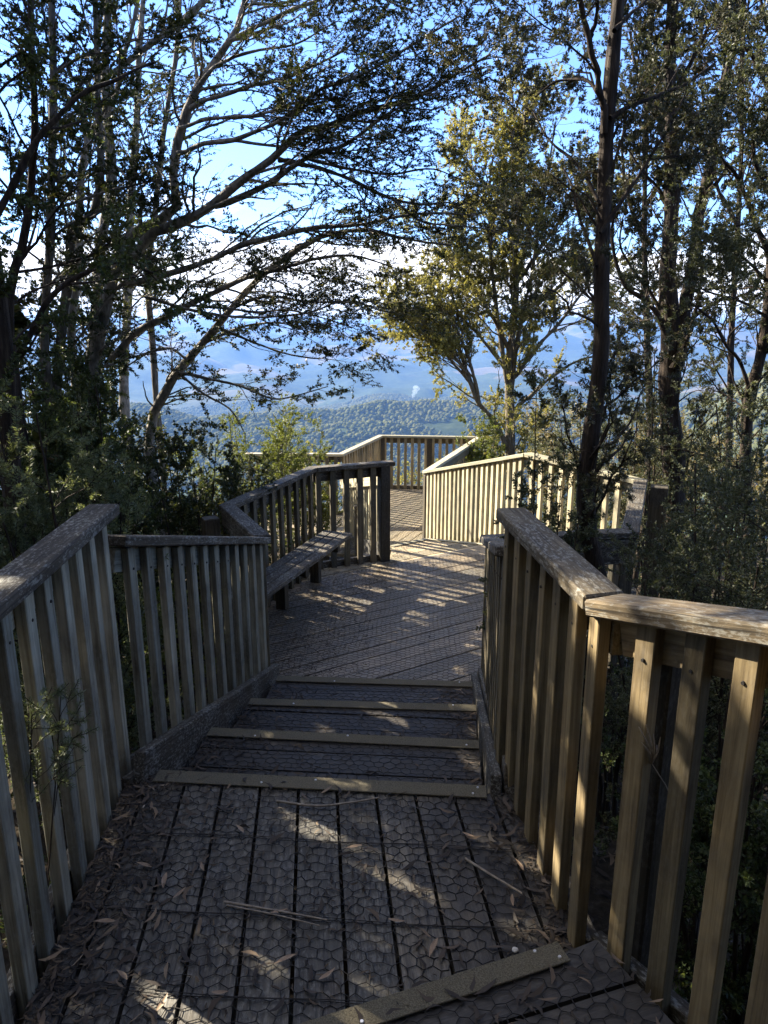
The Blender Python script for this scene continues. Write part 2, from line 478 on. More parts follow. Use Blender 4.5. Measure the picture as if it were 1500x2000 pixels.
def boards_mesh(name, poly, ang, width, gap, thick, phase=0.0):
    """boards running along +y of a frame turned by ang, clipped to poly; returned in that frame"""
    ca, sa = math.cos(-ang), math.sin(-ang)
    loc = [(p[0] * ca - p[1] * sa, p[0] * sa + p[1] * ca) for p in poly]
    bm = bmesh.new()
    xs = [p[0] for p in loc]
    pitch = width + gap
    k = math.floor((min(xs) - phase) / pitch) - 1
    while phase + k * pitch < max(xs):
        x0 = phase + k * pitch
        q = clip_half(loc, 1, 0, x0)
        q = clip_half(q, -1, 0, -(x0 + width)) if len(q) > 2 else q
        k += 1
        # drop doubled points
        qq = []
        for p in q:
            if not qq or math.dist(p, qq[-1]) > 1e-4: qq.append(p)
        if len(qq) > 2 and math.dist(qq[0], qq[-1]) < 1e-4: qq.pop()
        if len(qq) < 3: continue
        dz = random.uniform(-0.0025, 0.0025)
        top = [bm.verts.new((p[0], p[1], dz)) for p in qq]
        bot = [bm.verts.new((p[0], p[1], -thick)) for p in qq]
        try:
            bm.faces.new(top); bm.faces.new(bot[::-1])
            for i in range(len(qq)):
                j = (i + 1) % len(qq)
                bm.faces.new((top[j], top[i], bot[i], bot[j]))
        except ValueError:
            pass
    me = bpy.data.meshes.new(name)
    bm.to_mesh(me); bm.free()
    return me

def inside(poly, X, Y):
    res = np.zeros(X.shape, bool)
    n = len(poly)
    for i in range(n):
        x0, y0 = poly[i]; x1, y1 = poly[(i + 1) % n]
        c = ((y0 > Y) != (y1 > Y)) & (X < (x1 - x0) * (Y - y0) / (y1 - y0 + 1e-12) + x0)
        res ^= c
    return res

def tubes_from_edges(A, B, rad, flat=0.7):
    """three-sided wire along every edge A->B"""
    D = B - A
    D = D / (np.linalg.norm(D, axis=1, keepdims=True) + 1e-9)
    up = np.array([0, 0, 1.0])
    S = np.cross(D, up)
    S = S / (np.linalg.norm(S, axis=1, keepdims=True) + 1e-9)
    offs = [(-1, -0.4), (1, -0.4), (0, 1)]
    n = len(A)
    V = np.zeros((n, 6, 3))
    for i, (s, h) in enumerate(offs):
        o = S * rad * s + up * rad * h * flat
        V[:, i] = A + o
        V[:, 3 + i] = B + o
    base = (np.arange(n) * 6)[:, None]
    F = np.concatenate([base + np.array([[i, (i + 1) % 3, 3 + (i + 1) % 3, 3 + i]]) for i in range(3)], 0)
    return V.reshape(-1, 3), F

def chicken_wire(name, poly, ang, w, row, rad, parent, z, inset=0.01, seams=()):
    ca, sa = math.cos(ang), math.sin(ang)
    pts = np.array(poly)
    lx = pts[:, 0] * ca + pts[:, 1] * sa
    ly = -pts[:, 0] * sa + pts[:, 1] * ca
    i = np.arange(math.floor(lx.min() / w) - 1, math.ceil(lx.max() / w) + 1)
    j = np.arange(math.floor(ly.min() / row) - 1, math.ceil(ly.max() / row) + 1)
    I, J = np.meshgrid(i, j)
    cx = (I + 0.5 * (J % 2)) * w
    cy = J * row
    def warp(x, y):
        k = 5.3
        dx = 0.007 * np.sin(k * x + 2.1 * k * y) + 0.006 * np.sin(2.3 * k * y - 1.7 * x * k) + 0.003 * np.sin(61 * x + 47 * y) + 0.0025 * np.sin(97 * y - 83 * x)
        dy = 0.006 * np.sin(1.4 * k * x - 1.9 * k * y + 1) + 0.003 * np.sin(71 * x - 39 * y) + 0.0025 * np.sin(88 * y + 103 * x)
        return x + dx, y + dy
    q = row / 3
    # the three edges each cell owns: its upper right, upper left and right side
    top = (cx, cy + 2 * q); ur = (cx + w / 2, cy + q); ul = (cx - w / 2, cy + q); lr = (cx + w / 2, cy - q)
    segs = [(top, ur), (top, ul), (ur, lr)]
    A, B = [], []
    for a, b in segs:
        ax, ay = warp(*a); bx, by = warp(*b)
        A.append(np.stack([ax.ravel(), ay.ravel()], 1)); B.append(np.stack([bx.ravel(), by.ravel()], 1))
    A = np.concatenate(A); B = np.concatenate(B)
    A = np.stack([A[:, 0] * ca - A[:, 1] * sa, A[:, 0] * sa + A[:, 1] * ca], 1)
    B = np.stack([B[:, 0] * ca - B[:, 1] * sa, B[:, 0] * sa + B[:, 1] * ca], 1)
    ok = inside(poly, A[:, 0], A[:, 1]) & inside(poly, B[:, 0], B[:, 1])
    ok &= RNG.uniform(0, 1, len(ok)) > 0.02
    A, B = A[ok], B[ok]
    def zz(p):
        return z + rad * 0.6 + 0.0022 * (1 + np.sin(17 * p[:, 0] + 5 * p[:, 1]) * np.sin(13 * p[:, 1] - 3 * p[:, 0]))
    A = np.column_stack([A, zz(A)]); B = np.column_stack([B, zz(B)])
    for ky in seams:
        xs = np.arange(lx.min(), lx.max(), 0.02)
        for dy in (0.0, 0.006):
            ys = ky + dy + 0.005 * np.sin(xs * 9 + ky * 7 + dy * 900)
            S = np.stack([xs * ca - ys * sa, xs * sa + ys * ca], 1)
            S = S[inside(poly, S[:, 0], S[:, 1])]
            S = np.column_stack([S, np.full(len(S), z + 0.005)])
            A = np.vstack([A, S[:-1]]); B = np.vstack([B, S[1:]])
    V, Fc = tubes_from_edges(A, B, rad)
    V -= np.array(parent.location)
    return link_mesh(name, np_mesh(name, V, Fc), M['wire'], parent)

def deck(name, poly, z, ang, label, cat='deck', mat='deck', width=0.135, gap=0.012, phase=0.0, wire=True, wire_ang=0.0, wr=0.0015, wsize=(0.046, 0.034), skirt=True, root=None, partname='boards', polyw=None, seams=()):
    if root is None:
        root = thing(name, (0, 0, z), label, cat)
    o = link_mesh(partname, boards_mesh(partname, poly, ang, width, gap, 0.04, phase), M[mat], root)
    o.location = (-root.location.x, -root.location.y, z - root.location.z)
    o.rotation_euler = (0, 0, ang)
    if wire:
        chicken_wire('wire_mesh', polyw or poly, wire_ang, wsize[0], wsize[1], wr, root, z + 0.0025, seams=seams)
    return root

def joists(poly, z, root, n=6, ang=0.0):
    """bearers under the boards, so that the gaps are dark"""
    ca, sa = math.cos(-ang), math.sin(-ang)
    o = link_mesh('bearers', boards_mesh('bearers', poly, ang, 0.07, 0.35, 0.12), M['post'], root)
    o.location = (-root.location.x, -root.location.y, z - 0.046 - root.location.z)
    o.rotation_euler = (0, 0, ang)

POLY_LAND = [(-0.94, 0.78), (0.515, 1.50), (0.525, 1.66), (0.40, 2.395), (-0.985, 2.50)]
# the top level the viewer stands on
POLY_TOP = [(-0.90, -1.2), (1.85, -1.2), (0.56, 1.55), (0.36, 1.462), (-0.90, 1.06)]
tdir = math.atan2(0.20, 0.63)
rt = deck('boardwalk_deck', POLY_TOP, 0.16, tdir + R(90), 'dark top deck under the viewer behind the nearest gritted step edge', wire_ang=tdir, mat='deck')
joists(POLY_TOP, 0.16, rt, ang=tdir)
LAND_POLY = [(-0.86, 0.70), (0.30, 1.36), (0.58, 1.44), (0.585, 1.66), (0.47, 2.373), (-1.01, 2.505)]
LANG = -math.atan2(-0.097, 0.95) * -1
rl = deck('boardwalk_deck', LAND_POLY, 0.0, math.atan2(0.95, -0.09) - R(90), 'wire covered upper landing deck strewn with dead leaves', wire_ang=R(-4), seams=(2.09, 1.755, 1.485), phase=0.052, mat='deck')
joists(LAND_POLY, 0.0, rl, ang=R(90))

def nosing(a, b, z, root, w=0.072, n_screw=(0.06, 0.12, 0.48, 0.55, 0.93), th=0.006):
    """gritted strip along the edge from a to b"""
    a3 = (a[0], a[1], z); b3 = (b[0], b[1], z)
    o = bar('nosing', a3, b3, w, th, M['nosing'], root, 0.0015)
    L = math.dist(a, b)
    for i, s in enumerate(n_screw):
        me = bpy.data.meshes.new('screw')
        bm = bmesh.new()
        bmesh.ops.create_cone(bm, cap_ends=True, segments=10, radius1=0.0050, radius2=0.004, depth=0.003)
        bm.to_mesh(me); bm.free()
        c = link_mesh('screw', me, M['screw'], o)
        c.location = ((s - 0.5) * L, (0.018 if i % 2 else -0.016) + random.uniform(-0.006, 0.006), th / 2 + 0.0012)
    return o

nosing((-0.90, 1.022), (0.462, 1.503), 0.169, rt, 0.062, (0.04, 0.3, 0.62, 0.95, 0.985))
bar('riser', (-0.90, 1.057, 0.078), (0.45, 1.537, 0.078), 0.022, 0.125, M['rail'], rt)

# first flight: four gritted edges, three treads
NOS = [((-0.900, 2.480), (0.390, 2.378), 0.0), ((-0.838, 3.060), (0.440, 2.950), -0.16),
       ((-0.756, 3.632), (0.508, 3.558), -0.32), ((-0.694, 4.214), (0.568, 4.133), -0.48)]
st = thing('stair_flight', (-0.15, 3.3, -0.64), 'near flight of wooden steps with gritted edges below the landing', 'stairs')
for k, (a, b, z) in enumerate(NOS):
    nosing(a, b, z + 0.0095, st, 0.070 if k else 0.074, [(0.33, 0.49, 0.96, 0.975), (0.18, 0.52, 0.955), (0.2, 0.9), (0.3, 0.93)][k])
    # riser board under the edge
    d = np.array(b) - np.array(a); d /= np.linalg.norm(d)
    nn = np.array([-d[1], d[0]])
    a2 = np.array(a) + nn * 0.024; b2 = np.array(b) + nn * 0.024
    bar('riser', (*a2, z - 0.081), (*b2, z - 0.081), 0.022, 0.145, M['rail'], st)
for k in range(3):
    (a, b, z), (a2, b2, z2) = NOS[k], NOS[k + 1]
    d = np.array(b) - np.array(a); d /= np.linalg.norm(d)
    nn = np.array([-d[1], d[0]])
    poly = [tuple(np.array(a) + nn * 0.02), tuple(np.array(b) + nn * 0.02), tuple(np.array(b2) + nn * 0.036), tuple(np.array(a2) + nn * 0.036)]
    wp = [tuple(np.array(a) + nn * 0.03), tuple(np.array(b) + nn * 0.03), tuple(np.array(b2) - nn * 0.03), tuple(np.array(a2) - nn * 0.03)]
    ang = math.atan2(d[1], d[0])
    ph = (-math.sin(ang - R(90)) * 0)
    lx = poly[2][0] * math.cos(-(ang - R(90))) - poly[2][1] * math.sin(-(ang - R(90)))
    deck('tread', poly, z2, ang - R(90), None, root=st, partname='tread', wire_ang=ang, phase=lx, width=0.140, gap=0.009, polyw=wp)
# stringers
bar('stringer', (-0.955, 2.44, 0.015), (-0.735, 4.44, -0.60), 0.045, 0.22, M['rail'], st)
bar('stringer', (0.425, 2.36, -0.02), (0.600, 4.34, -0.60), 0.042, 0.20, M['rail'], st)
bar('stringer', (0.478, 2.38, 0.01), (0.645, 4.34, -0.57), 0.040, 0.20, M['rail'], st)
bar('stringer', (-1.00, 2.40, -0.06), (-0.78, 4.44, -0.68), 0.040, 0.20, M['rail'], st)

LOW_POLY = [(-0.74, 4.225), (-0.84, 4.5), (-1.22, 5.3), (-0.74, 6.87), (0.06, 7.2), (0.09, 7.66), (0.49, 7.95), (1.1, 7.74), (1.6, 7.64), (2.3, 6.25), (1.66, 4.62), (0.69, 4.42), (0.62, 4.145)]
LOW_WIRE = [(-0.72, 4.26), (-0.80, 4.5), (-1.15, 5.3), (-0.72, 6.6), (0.10, 7.08), (0.85, 7.45), (1.1, 7.3), (2.2, 6.25), (1.63, 4.66), (0.66, 4.45), (0.60, 4.17)]
lowang = math.atan2(0.50, 0.80)
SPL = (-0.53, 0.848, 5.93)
LOW_LIT = clip_half(LOW_POLY, *SPL)  # cleaner boards of the bright strip, with sunlight put into their colour
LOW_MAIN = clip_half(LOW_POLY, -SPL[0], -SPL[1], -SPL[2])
rw = deck('boardwalk_deck', LOW_MAIN, -0.64, lowang - R(90), 'lower deck with diagonal boards beside the wooden bench', wire_ang=lowang, phase=0.03, polyw=LOW_WIRE, width=0.14, gap=0.010, mat='deck_low')
deck('boards', LOW_LIT, -0.64, lowang - R(90), None, root=rw, wire=False, phase=0.03, width=0.14, gap=0.010, mat='deck_lit')
joists(LOW_POLY, -0.64, rw, ang=lowang + R(10))

# second flight down to the far deck
J0, J1 = np.array([0.05, 7.66]), np.array([-0.58, 10.25])
F0, F1 = np.array([1.52, 7.66]), np.array([0.60, 10.2])
st2 = thing('stair_flight', (0.4, 9.0, -1.34), 'far flight of sunlit wooden steps below the lower deck', 'stairs')
for k in range(4):
    s, e = k / 4, (k + 1) / 4
    a, b, c, d = J0 + (J1 - J0) * s, F0 + (F1 - F0) * s, F0 + (F1 - F0) * e, J0 + (J1 - J0) * e
    poly = [tuple(a), tuple(b), tuple(c), tuple(d)]
    if k < 3:
        deck('tread', poly, -0.64 - 0.175 * (k + 1), R(90), None, root=st2, partname='tread', wire=False, mat='deck_lit')
        nosing(tuple(d + np.array([0.02, -0.04])), tuple(c + np.array([-0.02, -0.04])), -0.64 - 0.175 * (k + 1) + 0.005, st2, 0.07, (0.3, 0.7))
    bar('riser', (a[0], a[1] + 0.012, -0.735 - 0.175 * k), (b[0], b[1] + 0.012, -0.735 - 0.175 * k), 0.02, 0.11, M['rail_lit'], st2)
bar('nosing', (0.085, 7.64, -0.635), (0.49, 7.925, -0.635), 0.06, 0.006, M['rail_lit'], rw, 0.001)
bar('nosing', (0.50, 7.925, -0.635), (1.12, 7.715, -0.635), 0.06, 0.006, M['rail_lit'], rw, 0.001)

FAR_POLY = [(-2.25, 9.9), (-0.6, 9.55), (0.84, 9.55), (0.63, 10.22), (1.82, 13.55), (-0.05, 13.78), (-0.72, 11.72), (-2.3, 11.72)]
rf = deck('boardwalk_deck', FAR_POLY, -1.34, math.atan2(1.0, 0.45) - R(90), 'far lookout deck striped by fence shadows', wire_ang=R(20), mat='deck_lit', wr=0.0018)
joists(FAR_POLY, -1.34, rf, ang=R(10))
def deck_posts(root, pts):
    for (x, y, z0, z1) in pts:
        upright('deck_post', x, y, z0, z1, 0.12, 0.12, 0.3, M['post'], root)
deck_posts(rl, [(-0.85, 1.6, -1.2, -0.165), (0.42, 1.7, -1.2, -0.165)])
deck_posts(rw, [(-0.9, 5.3, -2.0, -0.81), (0.0, 6.7, -2.2, -0.81), (1.4, 5.0, -2.2, -0.81), (1.9, 6.4, -2.4, -0.81), (0.95, 7.5, -2.5, -0.81)])
deck_posts(rf, [(-0.3, 12.0, -3.4, -1.51), (1.2, 12.6, -3.6, -1.51), (1.5, 13.3, -3.9, -1.51), (0.2, 13.4, -3.9, -1.51)])

# ------------------------------------------------------------------ bench
bn = thing('park_bench', (-0.62, 5.65, -0.64), 'long weathered plank bench along the left fence of the lower deck', 'bench')
b0, b1 = np.array([-0.855, 4.83]), np.array([-0.255, 6.60])
bd = (b1 - b0) / np.linalg.norm(b1 - b0)
bnrm = np.array([-bd[1], bd[0]])
for k, w in enumerate((0.0, 0.102, 0.204)):
    q0, q1 = b0 + bnrm * (0.10 + w), b1 + bnrm * (0.10 + w)
    bar('seat_plank', (*q0, -0.205 + random.uniform(-0.002, 0.002)), (*q1, -0.205), 0.095, 0.038, M['bench'], bn, 0.005)
for s in (0.12, 0.5, 0.88):
    c = b0 + (b1 - b0) * s
    q = c + bnrm * 0.10; q2 = c + bnrm * 0.36
    bar('bearer', (*q, -0.271), (*q2, -0.271), 0.05, 0.09, M['post'], bn)
    for off in (0.345,):
        qq = c + bnrm * off
        upright('leg', qq[0], qq[1], -0.64, -0.318, 0.07, 0.09, math.atan2(bd[1], bd[0]), M['post'], bn)

# ------------------------------------------------------------------ terrain
def vnoise(x, y, seed=0):
    xi = np.floor(x).astype(np.int64); yi = np.floor(y).astype(np.int64)
    xf = x - xi; yf = y - yi
    def h(a, b):
        n = (a * 374761393 + b * 668265263 + seed * 1442695041) & 0x7fffffff
        n = ((n ^ (n >> 13)) * 1274126177) & 0x7fffffff
        n = n ^ (n >> 16)
        return (n & 0xffff) / 65535.0
    u = xf * xf * (3 - 2 * xf); v = yf * yf * (3 - 2 * yf)
    return (h(xi, yi) * (1 - u) + h(xi + 1, yi) * u) * (1 - v) + (h(xi, yi + 1) * (1 - u) + h(xi + 1, yi + 1) * u) * v

def fbm(x, y, o=4, seed=0):
    t = 0; a = 0.5; 
    for i in range(o):
        t = t + a * vnoise(x * 2 ** i, y * 2 ** i, seed + i)
        a *= 0.5
    return t / (1 - 0.5 ** o)

def sstep(a, b, x):
    t = np.clip((x - a) / (b - a), 0, 1)
    return t * t * (3 - 2 * t)

def ground_z(x, y):
    x = np.asarray(x, float); y = np.asarray(y, float)
    rr = np.hypot(x, y)
    # hillside by the walk
    loc = -0.55 - 0.125 * y - 0.03 * x * sstep(0, 4, np.abs(x)) + 0.16 * (fbm(x * 0.7, y * 0.7, 3, 5) - 0.5)
    loc = np.where(y < 0, -0.55 + 0.10 * -y + 0.5 * np.clip(-y - 1.3, 0, 12), loc)
    ys = np.clip(y, 0, None)
    sl = -0.44 * np.clip(rr - 15, 0, 560) * np.clip(ys / (rr + 1e-6), 0, 1)
    near = np.where(rr < 15, loc, -2.4 + sl)
    near = np.where((rr < 15) | (rr > 22), near, loc * (1 - sstep(15, 22, rr)) + (-2.4 + sl) * sstep(15, 22, rr))
    az = np.arctan2(x, y)
    f1 = fbm(x / 700 + 9, y / 700 + 3, 4, 21)
    f2 = fbm(x / 2600 + 4, y / 2600 + 1, 5, 33)
    f3 = fbm(az * 9 + 40, rr * 0 + 2.5, 4, 57)
    f4 = fbm(az * 6 + 10, rr * 0 + 7.5, 4, 77)
    far = (-330 + 90 * (f1 - 0.5) * 1.5
           + 46 * (np.abs(fbm(x / 420 + 7, y / 420 + 2, 3, 63) - 0.5) * 4 - 0.7) * sstep(700, 1100, rr)
           + 118 * np.exp(-((rr - 1750) / 520) ** 2) * (0.65 + 0.7 * (f1))
           + 70 * sstep(3000, 5200, rr) + 150 * sstep(4600, 8200, rr) * (0.2 + 1.6 * f2)
           + 150 * (f2 - 0.5) * sstep(3200, 4500, rr) + 120 * (f1 - 0.5) * sstep(3600, 5000, rr)
           + (150 + 170 * (f3 - 0.45)) * sstep(8000, 12500, rr)
           + 90 * np.exp(-((rr - 9000) / 900) ** 2) * f4)
    far = far + 270 * sstep(R(19), R(33), az) * np.exp(-((rr - 1500) / 750) ** 2)
    far = np.where(rr > 14000, far - (rr - 14000) * 0.03, far)
    w = sstep(420, 900, rr)
    return near * (1 - w) + far * w

rings = np.concatenate([[0.0], np.geomspace(0.5, 20, 60), np.geomspace(20.6, 600, 90), np.geomspace(612, 26000, 260)])
azs = np.concatenate([np.linspace(-48, 48, 420), np.linspace(50, 310, 110)])
AZ, RR = np.meshgrid(np.radians(azs), rings)
TX, TY = RR * np.sin(AZ), RR * np.cos(AZ)
TZ = ground_z(TX, TY)
nA, nR = len(azs), len(rings)
V = np.stack([TX, TY, TZ], -1).reshape(-1, 3)
ii, jj = np.meshgrid(np.arange(nR - 1), np.arange(nA), indexing='ij')
j2 = (jj + 1) % nA
Fq = np.stack([ii * nA + jj, ii * nA + j2, (ii + 1) * nA + j2, (ii + 1) * nA + jj], -1).reshape(-1, 4)[:, ::-1]

def terrain_mat():
    m, nt, out = new_mat('hill_terrain')
    L = nt.links.new
    geo = N(nt, 'ShaderNodeNewGeometry')
    ln = N(nt, 'ShaderNodeVectorMath', operation='LENGTH')
    L(geo.outputs['Position'], ln.inputs[0])
    dist = ln.outputs['Value']
    a = N(nt, 'ShaderNodeTexNoise', Scale=0.03, Detail=8.0, Roughness=0.75)
    L(geo.outputs['Position'], a.inputs['Vector'])
    b = N(nt, 'ShaderNodeTexNoise', Scale=0.0011, Detail=5.0, Roughness=0.6)
    L(geo.outputs['Position'], b.inputs['Vector'])
    c = N(nt, 'ShaderNodeTexNoise', Scale=14.0, Detail=8.0, Roughness=0.75)
    L(geo.outputs['Position'], c.inputs['Vector'])
    forest = ramp(nt, a.outputs[0], [(0.3, (0.018, 0.028, 0.012)), (0.55, (0.042, 0.056, 0.022)), (0.75, (0.075, 0.085, 0.034))])
    fields = ramp(nt, b.outputs[0], [(0.52, (0, 0, 0)), (0.56, (1, 1, 1))])
    mid = mixc(nt, math_n(nt, 'MULTIPLY', fields, 0.8), forest, (0.16, 0.13, 0.085))
    far_on = N(nt, 'ShaderNodeMapRange')
    far_on.inputs['From Min'].default_value = 3200; far_on.inputs['From Max'].default_value = 4200
    L(dist, far_on.inputs['Value'])
    hill = mixc(nt, far_on.outputs[0], forest, mid)
    soil = ramp(nt, c.outputs[0], [(0.3, (0.016, 0.013, 0.009)), (0.5, (0.040, 0.032, 0.022)), (0.7, (0.085, 0.068, 0.045))])
    nr = N(nt, 'ShaderNodeMapRange')
    nr.inputs['From Min'].default_value = 14; nr.inputs['From Max'].default_value = 30
    L(dist, nr.inputs['Value'])
    col = mixc(nt, nr.outputs[0], soil, hill)
    bs = N(nt, 'ShaderNodeBsdfPrincipled', Roughness=0.95)
    bs.inputs['Specular IOR Level'].default_value = 0.05
    L(col, bs.inputs['Base Color'])
    bp = N(nt, 'ShaderNodeBump', Strength=0.5, Distance=0.03)
    L(c.outputs[0], bp.inputs['Height'])
    L(bp.outputs[0], bs.inputs['Normal'])
    L(bs.outputs[0], out.inputs[0])
    return m
terr = link_mesh('terrain', np_mesh('terrain', V, Fq, True), terrain_mat())
tag(terr, kind='structure')

# ------------------------------------------------------------------ distant forest on the slopes below
def forest(name, n, seed, rmin, rmax):
    g = np.random.default_rng(seed)
    az = np.radians(g.uniform(-24, 33, n))
    rr = np.sqrt(g.uniform(0, 1, n)) * (rmax - rmin) + rmin
    x, y = rr * np.sin(az), rr * np.cos(az)
    keep = (fbm(x / 160, y / 160, 3, 91) > 0.22)
    x, y, rr = x[keep], y[keep], rr[keep]
    z = ground_z(x, y)
    n = len(x)
    h = g.uniform(6, 12, n) * (0.8 + 0.5 * fbm(x / 300, y / 300, 2, 14)); w = h * g.uniform(0.45, 0.7, n)
    k = 5
    V = np.zeros((n, 2 * k + 2, 3))
    for ring, (hz, ws) in enumerate(((0.36, 1.0), (0.74, 0.82))):
        for i in range(k):
            t = 2 * math.pi * i / k + g.uniform(-0.4, 0.4, n)
            q = w * ws * g.uniform(0.65, 1.3, n)
            V[:, ring * k + i] = np.stack([x + q * np.cos(t), y + q * np.sin(t), z + h * hz * g.uniform(0.85, 1.15, n)], 1)
    V[:, 2 * k] = np.stack([x, y, z - 2], 1)
    V[:, 2 * k + 1] = np.stack([x + g.normal(0, .4, n), y, z + h], 1)
    b = (np.arange(n) * (2 * k + 2))[:, None]
    T = []
    for i in range(k):
        j = (i + 1) % k
        T += [[i, j, k + j], [i, k + j, k + i], [k + i, k + j, 2 * k + 1]]
    F = np.concatenate([b + np.array([t]) for t in T], 0)
    m = leaf_mat('forest_canopy', [(0.1, (0.045, 0.052, 0.014)), (0.5, (0.070, 0.074, 0.021)), (0.9, (0.105, 0.098, 0.031))], 0.0, 0.9, 0.05, nscale=0.006)
    o = link_mesh(name, np_mesh(name, V.reshape(-1, 3), F), m)
    return tag(o, 'dense eucalypt forest covering the valley ridges far below the lookout', 'forest', kind='stuff')
forest('valley_forest', 100000, 3, 600, 3400)

# ------------------------------------------------------------------ tree building
LEAF_N, LEAF_S, LEAF_COUNT = 2.6, 1.0, [0]
def unit(a):
    return a / (np.linalg.norm(a, axis=-1, keepdims=True) + 1e-9)

def spline(pts, K, jit=0.0, g=RNG):
    pts = np.asarray(pts, float)
    n = len(pts)
    if n == 2:
        t = np.linspace(0, 1, K)[:, None]
        out = pts[0] * (1 - t) + pts[1] * t
    else:
        d = np.concatenate([[0], np.cumsum(np.linalg.norm(np.diff(pts, axis=0), axis=1))])
        d /= d[-1]
        t = np.linspace(0, 1, K)
        ext = np.vstack([2 * pts[0] - pts[1], pts, 2 * pts[-1] - pts[-2]])
        idx = np.clip(np.searchsorted(d, t, side='right') - 1, 0, n - 2)
        f = ((t - d[idx]) / (d[idx + 1] - d[idx] + 1e-9))[:, None]
        p0, p1, p2, p3 = ext[idx], ext[idx + 1], ext[idx + 2], ext[idx + 3]
        out = 0.5 * (2 * p1 + (-p0 + p2) * f + (2 * p0 - 5 * p1 + 4 * p2 - p3) * f ** 2 + (-p0 + 3 * p1 - 3 * p2 + p3) * f ** 3)
    if jit:
        nz = g.normal(0, jit, (K, 3)); nz[0] = 0
        out = out + nz
    return out

def tube(PTS, RAD, sides):
    """PTS (N,K,3), RAD (N,K) -> vertices, quads"""
    n, K, _ = PTS.shape
    T = np.empty_like(PTS)
    T[:, 1:-1] = PTS[:, 2:] - PTS[:, :-2]
    T[:, 0] = PTS[:, 1] - PTS[:, 0]
    T[:, -1] = PTS[:, -1] - PTS[:, -2]
    T = unit(T)
    ref = np.array([0.31, 0.87, 0.21])
    U = unit(np.cross(T, ref))
    W = np.cross(T, U)
    a = np.arange(sides) * 2 * math.pi / sides
    V = PTS[:, :, None] + RAD[:, :, None, None] * (U[:, :, None] * np.cos(a)[None, None, :, None] + W[:, :, None] * np.sin(a)[None, None, :, None])
    base = (np.arange(n) * K * sides)[:, None, None]
    k = np.arange(K - 1)[None, :, None] * sides
    s = np.arange(sides)[None, None]
    s2 = (s + 1) % sides
    A = base + k + s; B = base + k + s2; C = base + k + sides + s2; D = base + k + sides + s
    return V.reshape(-1, 3), np.stack([A, B, C, D], -1).reshape(-1, 4)

def seglen(PTS):
    return np.linalg.norm(np.diff(PTS, axis=1), axis=2).sum(1)

def sprout(PTS, RAD, per_m, length, angle, trop=(0, 0, 0.0), wob=0.15, K=6, tmin=0.25, flat=1.0, rr=0.5, rmax=0.02, g=RNG, var=0.4, tip=0.35):
    """children of every branch: arrays of new branches"""
    n, Kp, _ = PTS.shape
    L = seglen(PTS)
    m = max(1, int(round((L.sum()) * per_m * (1 - tmin))))
    pr = L / L.sum()
    pi = g.choice(n, m, p=pr)
    t = tmin + (1 - tmin) * g.uniform(0, 1, m) ** 0.85
    f = t * (Kp - 1)
    i0 = np.clip(f.astype(int), 0, Kp - 2)
    fr = (f - i0)[:, None]
    p = PTS[pi, i0] * (1 - fr) + PTS[pi, i0 + 1] * fr
    pr_ = RAD[pi, i0] * (1 - fr[:, 0]) + RAD[pi, i0 + 1] * fr[:, 0]
    tan = unit(PTS[pi, i0 + 1] - PTS[pi, i0])
    rnd = unit(g.normal(0, 1, (m, 3)))
    perp = unit(np.cross(tan, rnd))
    if flat < 1:
        perp[:, 2] *= flat
        perp = unit(perp)
    a = angle * g.uniform(0.6, 1.4, m)[:, None]
    d = unit(tan * np.cos(a) + perp * np.sin(a) + np.array(trop) * 0.5)
    ln = length * g.uniform(1 - var, 1 + var, m) * (1.0 - 0.35 * t)
    out = np.zeros((m, K, 3))
    out[:, 0] = p
    st_ = (ln / (K - 1))[:, None]
    for k in range(1, K):
        d = unit(d + g.normal(0, wob, (m, 3)) + np.array(trop) * 0.22)
        if flat < 1:
            d[:, 2] *= (0.75 + 0.25 * flat)
            d = unit(d)
        out[:, k] = out[:, k - 1] + d * st_
    r0 = np.minimum(pr_ * rr, rmax)
    rad = r0[:, None] * np.linspace(1, tip, K)[None]
    return out, rad

def leaves(PTS, per_m, size, aspect, spread=0.9, flat=None, g=RNG, tmin=0.15, var=0.35, up=0.0, offset=0.0):
    n, Kp, _ = PTS.shape
    L = seglen(PTS)
    m = max(1, int(L.sum() * per_m * LEAF_N))
    size = size * LEAF_S
    pi = g.choice(n, m, p=L / L.sum())
    LEAF_COUNT[0] += m
    t = tmin + (1 - tmin) * g.uniform(0, 1, m)
    f = t * (Kp - 1)
    i0 = np.clip(f.astype(int), 0, Kp - 2)
    fr = (f - i0)[:, None]
    p = PTS[pi, i0] * (1 - fr) + PTS[pi, i0 + 1] * fr
    tan = unit(PTS[pi, i0 + 1] - PTS[pi, i0])
    if offset:
        p = p + g.normal(0, offset, (m, 3))
    rnd = unit(g.normal(0, 1, (m, 3)))
    perp = unit(np.cross(tan, rnd))
    if flat is not None:
        perp[:, 2] *= flat
        perp = unit(perp)
    ax = unit(tan * (1 - spread * 0.6) + perp * spread + np.array([0, 0, up]))
    nr = unit(np.cross(ax, unit(g.normal(0, 1, (m, 3)))))
    if flat is not None:
        nr = unit(nr * 0.6 + np.array([0, 0, 1.0]))
    side = unit(np.cross(ax, nr))
    s = (size * g.uniform(1 - var, 1 + var, m))[:, None]
    w = s * aspect * 0.5
    V = np.stack([p, p + ax * s * 0.5 + side * w + nr * s * 0.05, p + ax * s, p + ax * s * 0.5 - side * w + nr * s * 0.05], 1)
    F = np.arange(m * 4).reshape(m, 4)
    return V.reshape(-1, 3), F

def merge(parts):
    Vs, Fs, o = [], [], 0
    for V, F in parts:
        Vs.append(V); Fs.append(F + o); o += len(V)
    return np.concatenate(Vs), np.concatenate(Fs)

